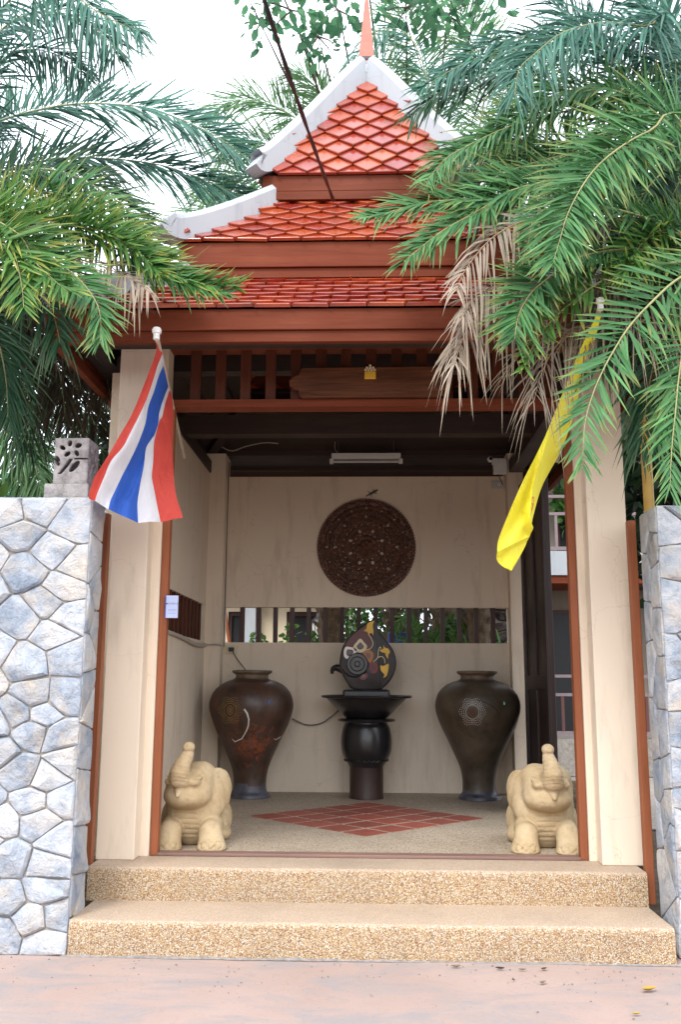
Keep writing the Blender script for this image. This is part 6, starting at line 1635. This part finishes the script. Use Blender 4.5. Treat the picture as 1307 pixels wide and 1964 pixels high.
def tree(name, base, h, clouds, mk, size, seed, label, cat, group=None, tr=0.09, hang=.3, shell=.3):
    o = empty(name, base, 0, label, cat, group)
    R = random.Random(seed); B = Vector(base)
    m = MB(); m.tube([(0, 0, -.05), (0.03, 0.02, h*.5), (0, 0, h)], [tr, tr*.8, tr*.5], 8)
    for (c, rad, n) in clouds:
        e = Vector(c)-B; st = Vector((0, 0, h*R.uniform(.55, .95)))
        m.tube(spline([st, st.lerp(e, .5)+Vector((0, 0, .12*(e-st).length)), e], 4), [tr*.42-(tr*.38)*k/8 for k in range(9)], 6)
        for _ in range(5):
            d = Vector((R.uniform(-1, 1)*rad[0], R.uniform(-1, 1)*rad[1], R.uniform(-1, 1)*rad[2]))*.85
            m.tube([e, e+d*.5+Vector((0, 0, .03)), e+d], [tr*.10, tr*.07, tr*.03], 4)
    m.build('trunk', MT['twig'], o, True)
    V, F, A = [], [], []
    for (c, rad, n) in clouds: leaf_cloud(V, F, A, Vector(c)-B, rad, n, size, R, hang, shell)
    me = leafmesh('crown', V, F, A, (mk,), [0]*len(F))
    k = bpy.data.objects.new('crown', me); COL.objects.link(k); k.parent = o
    return o
tree('broadleaf_tree', (0.55, 12.6, 0), 6.6, [((-0.944, 9.800, 9.480), (0.45, 0.40, 0.40), 74), ((-0.625, 9.800, 9.120), (0.33, 0.30, 0.35), 62), ((-1.320, 9.800, 9.310), (0.28, 0.30, 0.28), 37), ((-0.377, 9.800, 9.469), (0.35, 0.30, 0.35), 49), ((0.438, 9.800, 9.487), (0.50, 0.40, 0.30), 68), ((0.936, 9.800, 9.371), (0.45, 0.40, 0.35), 68), ((1.314, 9.800, 9.576), (0.50, 0.40, 0.35), 68), ((-1.220, 9.900, 10.149), (0.60, 0.50, 0.35), 74), ((-0.064, 9.900, 10.270), (0.70, 0.50, 0.40), 86)], 'leaf_broad', 0.15, 21, 'broad leaved tree hanging its sprays over the roof spire', 'tree', None, .12, .7, .1)
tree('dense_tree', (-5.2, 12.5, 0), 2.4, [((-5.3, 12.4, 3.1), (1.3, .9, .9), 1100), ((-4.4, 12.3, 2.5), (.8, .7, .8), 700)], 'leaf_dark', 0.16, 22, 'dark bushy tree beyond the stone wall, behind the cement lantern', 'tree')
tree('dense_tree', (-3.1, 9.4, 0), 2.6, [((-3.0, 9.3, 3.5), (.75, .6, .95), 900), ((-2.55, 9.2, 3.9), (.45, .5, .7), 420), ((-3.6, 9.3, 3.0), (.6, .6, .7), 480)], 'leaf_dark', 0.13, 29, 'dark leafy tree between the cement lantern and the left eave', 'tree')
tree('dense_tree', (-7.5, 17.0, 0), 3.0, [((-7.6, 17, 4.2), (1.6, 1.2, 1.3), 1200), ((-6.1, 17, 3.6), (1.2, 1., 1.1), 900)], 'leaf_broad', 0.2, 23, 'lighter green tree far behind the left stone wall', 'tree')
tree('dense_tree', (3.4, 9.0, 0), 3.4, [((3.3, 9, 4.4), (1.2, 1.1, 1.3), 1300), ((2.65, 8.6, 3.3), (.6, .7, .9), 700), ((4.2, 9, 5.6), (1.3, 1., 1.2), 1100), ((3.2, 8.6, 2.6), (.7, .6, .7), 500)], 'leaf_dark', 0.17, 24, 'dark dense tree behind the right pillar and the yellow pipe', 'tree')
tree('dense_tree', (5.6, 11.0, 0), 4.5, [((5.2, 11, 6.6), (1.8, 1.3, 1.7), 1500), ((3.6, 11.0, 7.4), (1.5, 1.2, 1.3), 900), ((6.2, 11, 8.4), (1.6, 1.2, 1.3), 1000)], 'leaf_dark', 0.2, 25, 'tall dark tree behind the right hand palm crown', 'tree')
tree('garden_shrub', (-3.55, 7.6, 0), 2.2, [((-3.6, 7.6, 2.75), (.55, .5, .55), 520), ((-3.1, 7.7, 2.45), (.35, .4, .4), 260)], 'leaf_shrub', 0.13, 26, 'bright green shrub peeping over the left stone wall', 'shrub', None, .05)
tree('balcony_plant', (3.75, 16.9, 3.8), .6, [((3.75, 16.9, 4.75), (.35, .3, .5), 240)], 'leaf_shrub', 0.2, 27, 'green potted plant on the upper balcony of the hotel wing', 'plant', None, .03)
# plants seen through the slats
SLP = [(-1.45, 'leaf_shrub', 2.03, 'light green leaves poking up before the cream house wall'), (-1.05, 'leaf_shrub', 2.10, 'light green sprig in front of the dark house window'), (-0.74, 'leaf_shrub', 2.04, 'light green sprig below the coach lantern')]
for k, (x, mk, z, lab) in enumerate(SLP):
    tree('potted_plant', (x, 12.0, 0), z-.25, [((x, 12.0, z), (.09, .09, .14), 34)], mk, 0.10, 60+k, lab, 'plant', 'garden plants behind the slats', .015)
tree('ivy_shrub', (-0.30, 12.6, 0), 1.9, [((-0.35, 12.6, 2.25), (.30, .25, .5), 420), ((0.0, 12.8, 2.3), (.25, .25, .5), 260)], 'leaf_shrub', 0.085, 70, 'small leaved shrub seen through the middle of the slats', 'shrub', None, .03)
for k, (x, y, r_, lab) in enumerate(((0.30, 12.0, .10, 'brown palm trunk behind the tip of the painted teardrop'), (0.95, 11.8, .17, 'thick dark palm trunk right of the teardrop behind the slats'))):
    p = empty('garden_palm', (x, y, 0), 0, lab, 'palm tree')
    palm_trunk(p, 3.0, r_, r_*.9)
    R = random.Random(k+5)
    for q in range(7):
        a = 2*PI*q/7+k; e = Vector((x+1.1*math.cos(a), y+.8*math.sin(a), 3.0+R.uniform(-.3, .3)))
        frond(p, [Vector((x, y, 2.95)), Vector((x, y, 2.95)).lerp(e, .5)+Vector((0, 0, .35)), e], .34, 26, 'leaf_d', 700+k*10+q, (0, 0, 1), .1, .3)
fr_ = empty('fern', (0.72, 11.3, 1.35), 0, 'arching green fern right of the teardrop behind the slats', 'fern')
MB().lathe([(0.001, -1.35), (.13, -1.35), (.16, -.25), (.17, -.22), (.15, -.22), (.001, -.26)], 14).build('pot', MT['brown_pot'], fr_, True)
R = random.Random(4)
for q in range(15):
    a = R.uniform(0, 2*PI); ln = R.uniform(.35, .6)
    c0 = Vector((.72, 11.3, 1.1)); e = c0+Vector((ln*math.cos(a)*.8, ln*math.sin(a)*.6, R.uniform(.75, 1.15)))
    frond(fr_, [c0, c0.lerp(e, .5)+Vector((0, 0, .35)), e+Vector((0, 0, .1)), e+Vector((.18*math.cos(a), .1*math.sin(a), -.12))], .15, 26, 'leaf_shrub', 740+q, (0, -.6, .8), .15, .15, .2, 1.3, .7, .028, 'frond', 'rachis', .007)
for k, (x, h_) in enumerate(((1.22, 2.28), (1.48, 2.16), (1.66, 2.24), (1.9, 2.15))):
    lab = ['dark leafy plant just right of the thick palm trunk behind the slats', 'low dark plant before the rock wall, second from the thick trunk', 'dark strappy plant before the rock wall, third from the thick trunk', 'dark plant at the far right end of the slatted slot'][k]
    p = empty('strap_plant', (x, 11.7, 0), 0, lab, 'plant', 'garden plants behind the slats')
    R = random.Random(80+k); V, F, A = [], [], []
    m = MB().tube([(0, 0, 0), (0, 0, h_-.45)], .03, 6).build('stem', MT['twig'], p)
    for q in range(16):
        a = R.uniform(0, 2*PI); ln = R.uniform(.2, .5); b = len(V); rv = R.random(); s_ = Vector((-math.sin(a), math.cos(a), 0))*.016
        for i in range(5):
            t_ = i/4; c = Vector((math.cos(a)*.2*t_, math.sin(a)*.2*t_, h_-.45+ln*(t_-.35*t_*t_)*1.3)); w = s_*(1-t_*t_)*1.2+s_*.02
            V += [tuple(c-w), tuple(c+w)]; A += [(t_, rv, rv)]*2
        F += [(b+2*i, b+2*i+1, b+2*i+3, b+2*i+2) for i in range(4)]
    me = leafmesh('leaf_tuft', V, F, A, ('leaf_shrub' if k != 2 else 'leaf_a',), [0]*len(F))
    k_ = bpy.data.objects.new('leaf_tuft', me); COL.objects.link(k_); k_.parent = p
bp = MB().box(.0, .26, 0, .2, 0, .34, .02).build('blue_planter', m_plain('blue_planter_glaze', (.03, .06, .32), .35), None, False, (0.22, 11.4, 1.78)); tag(bp, 'blue square planter box right beside the tip of the teardrop', 'planter')
st = MB().box(0.14, 0.56, 11.32, 11.68, 0, 1.78).build('planter_stand', MT['dark_slat']); tag(st, 'dark stand holding the blue planter behind the back wall', 'stand')
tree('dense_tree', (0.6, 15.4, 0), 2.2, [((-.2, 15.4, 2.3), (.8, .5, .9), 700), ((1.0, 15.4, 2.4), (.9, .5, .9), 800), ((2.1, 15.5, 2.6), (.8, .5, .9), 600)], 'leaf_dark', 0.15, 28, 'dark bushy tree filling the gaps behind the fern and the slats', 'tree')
wp = MB().box(-0.30, -0.22, 13.0, 13.08, 0, 3.4).build('white_post', MT['white_paint']); tag(wp, 'thin white post among the shrubs behind the slats', 'post')
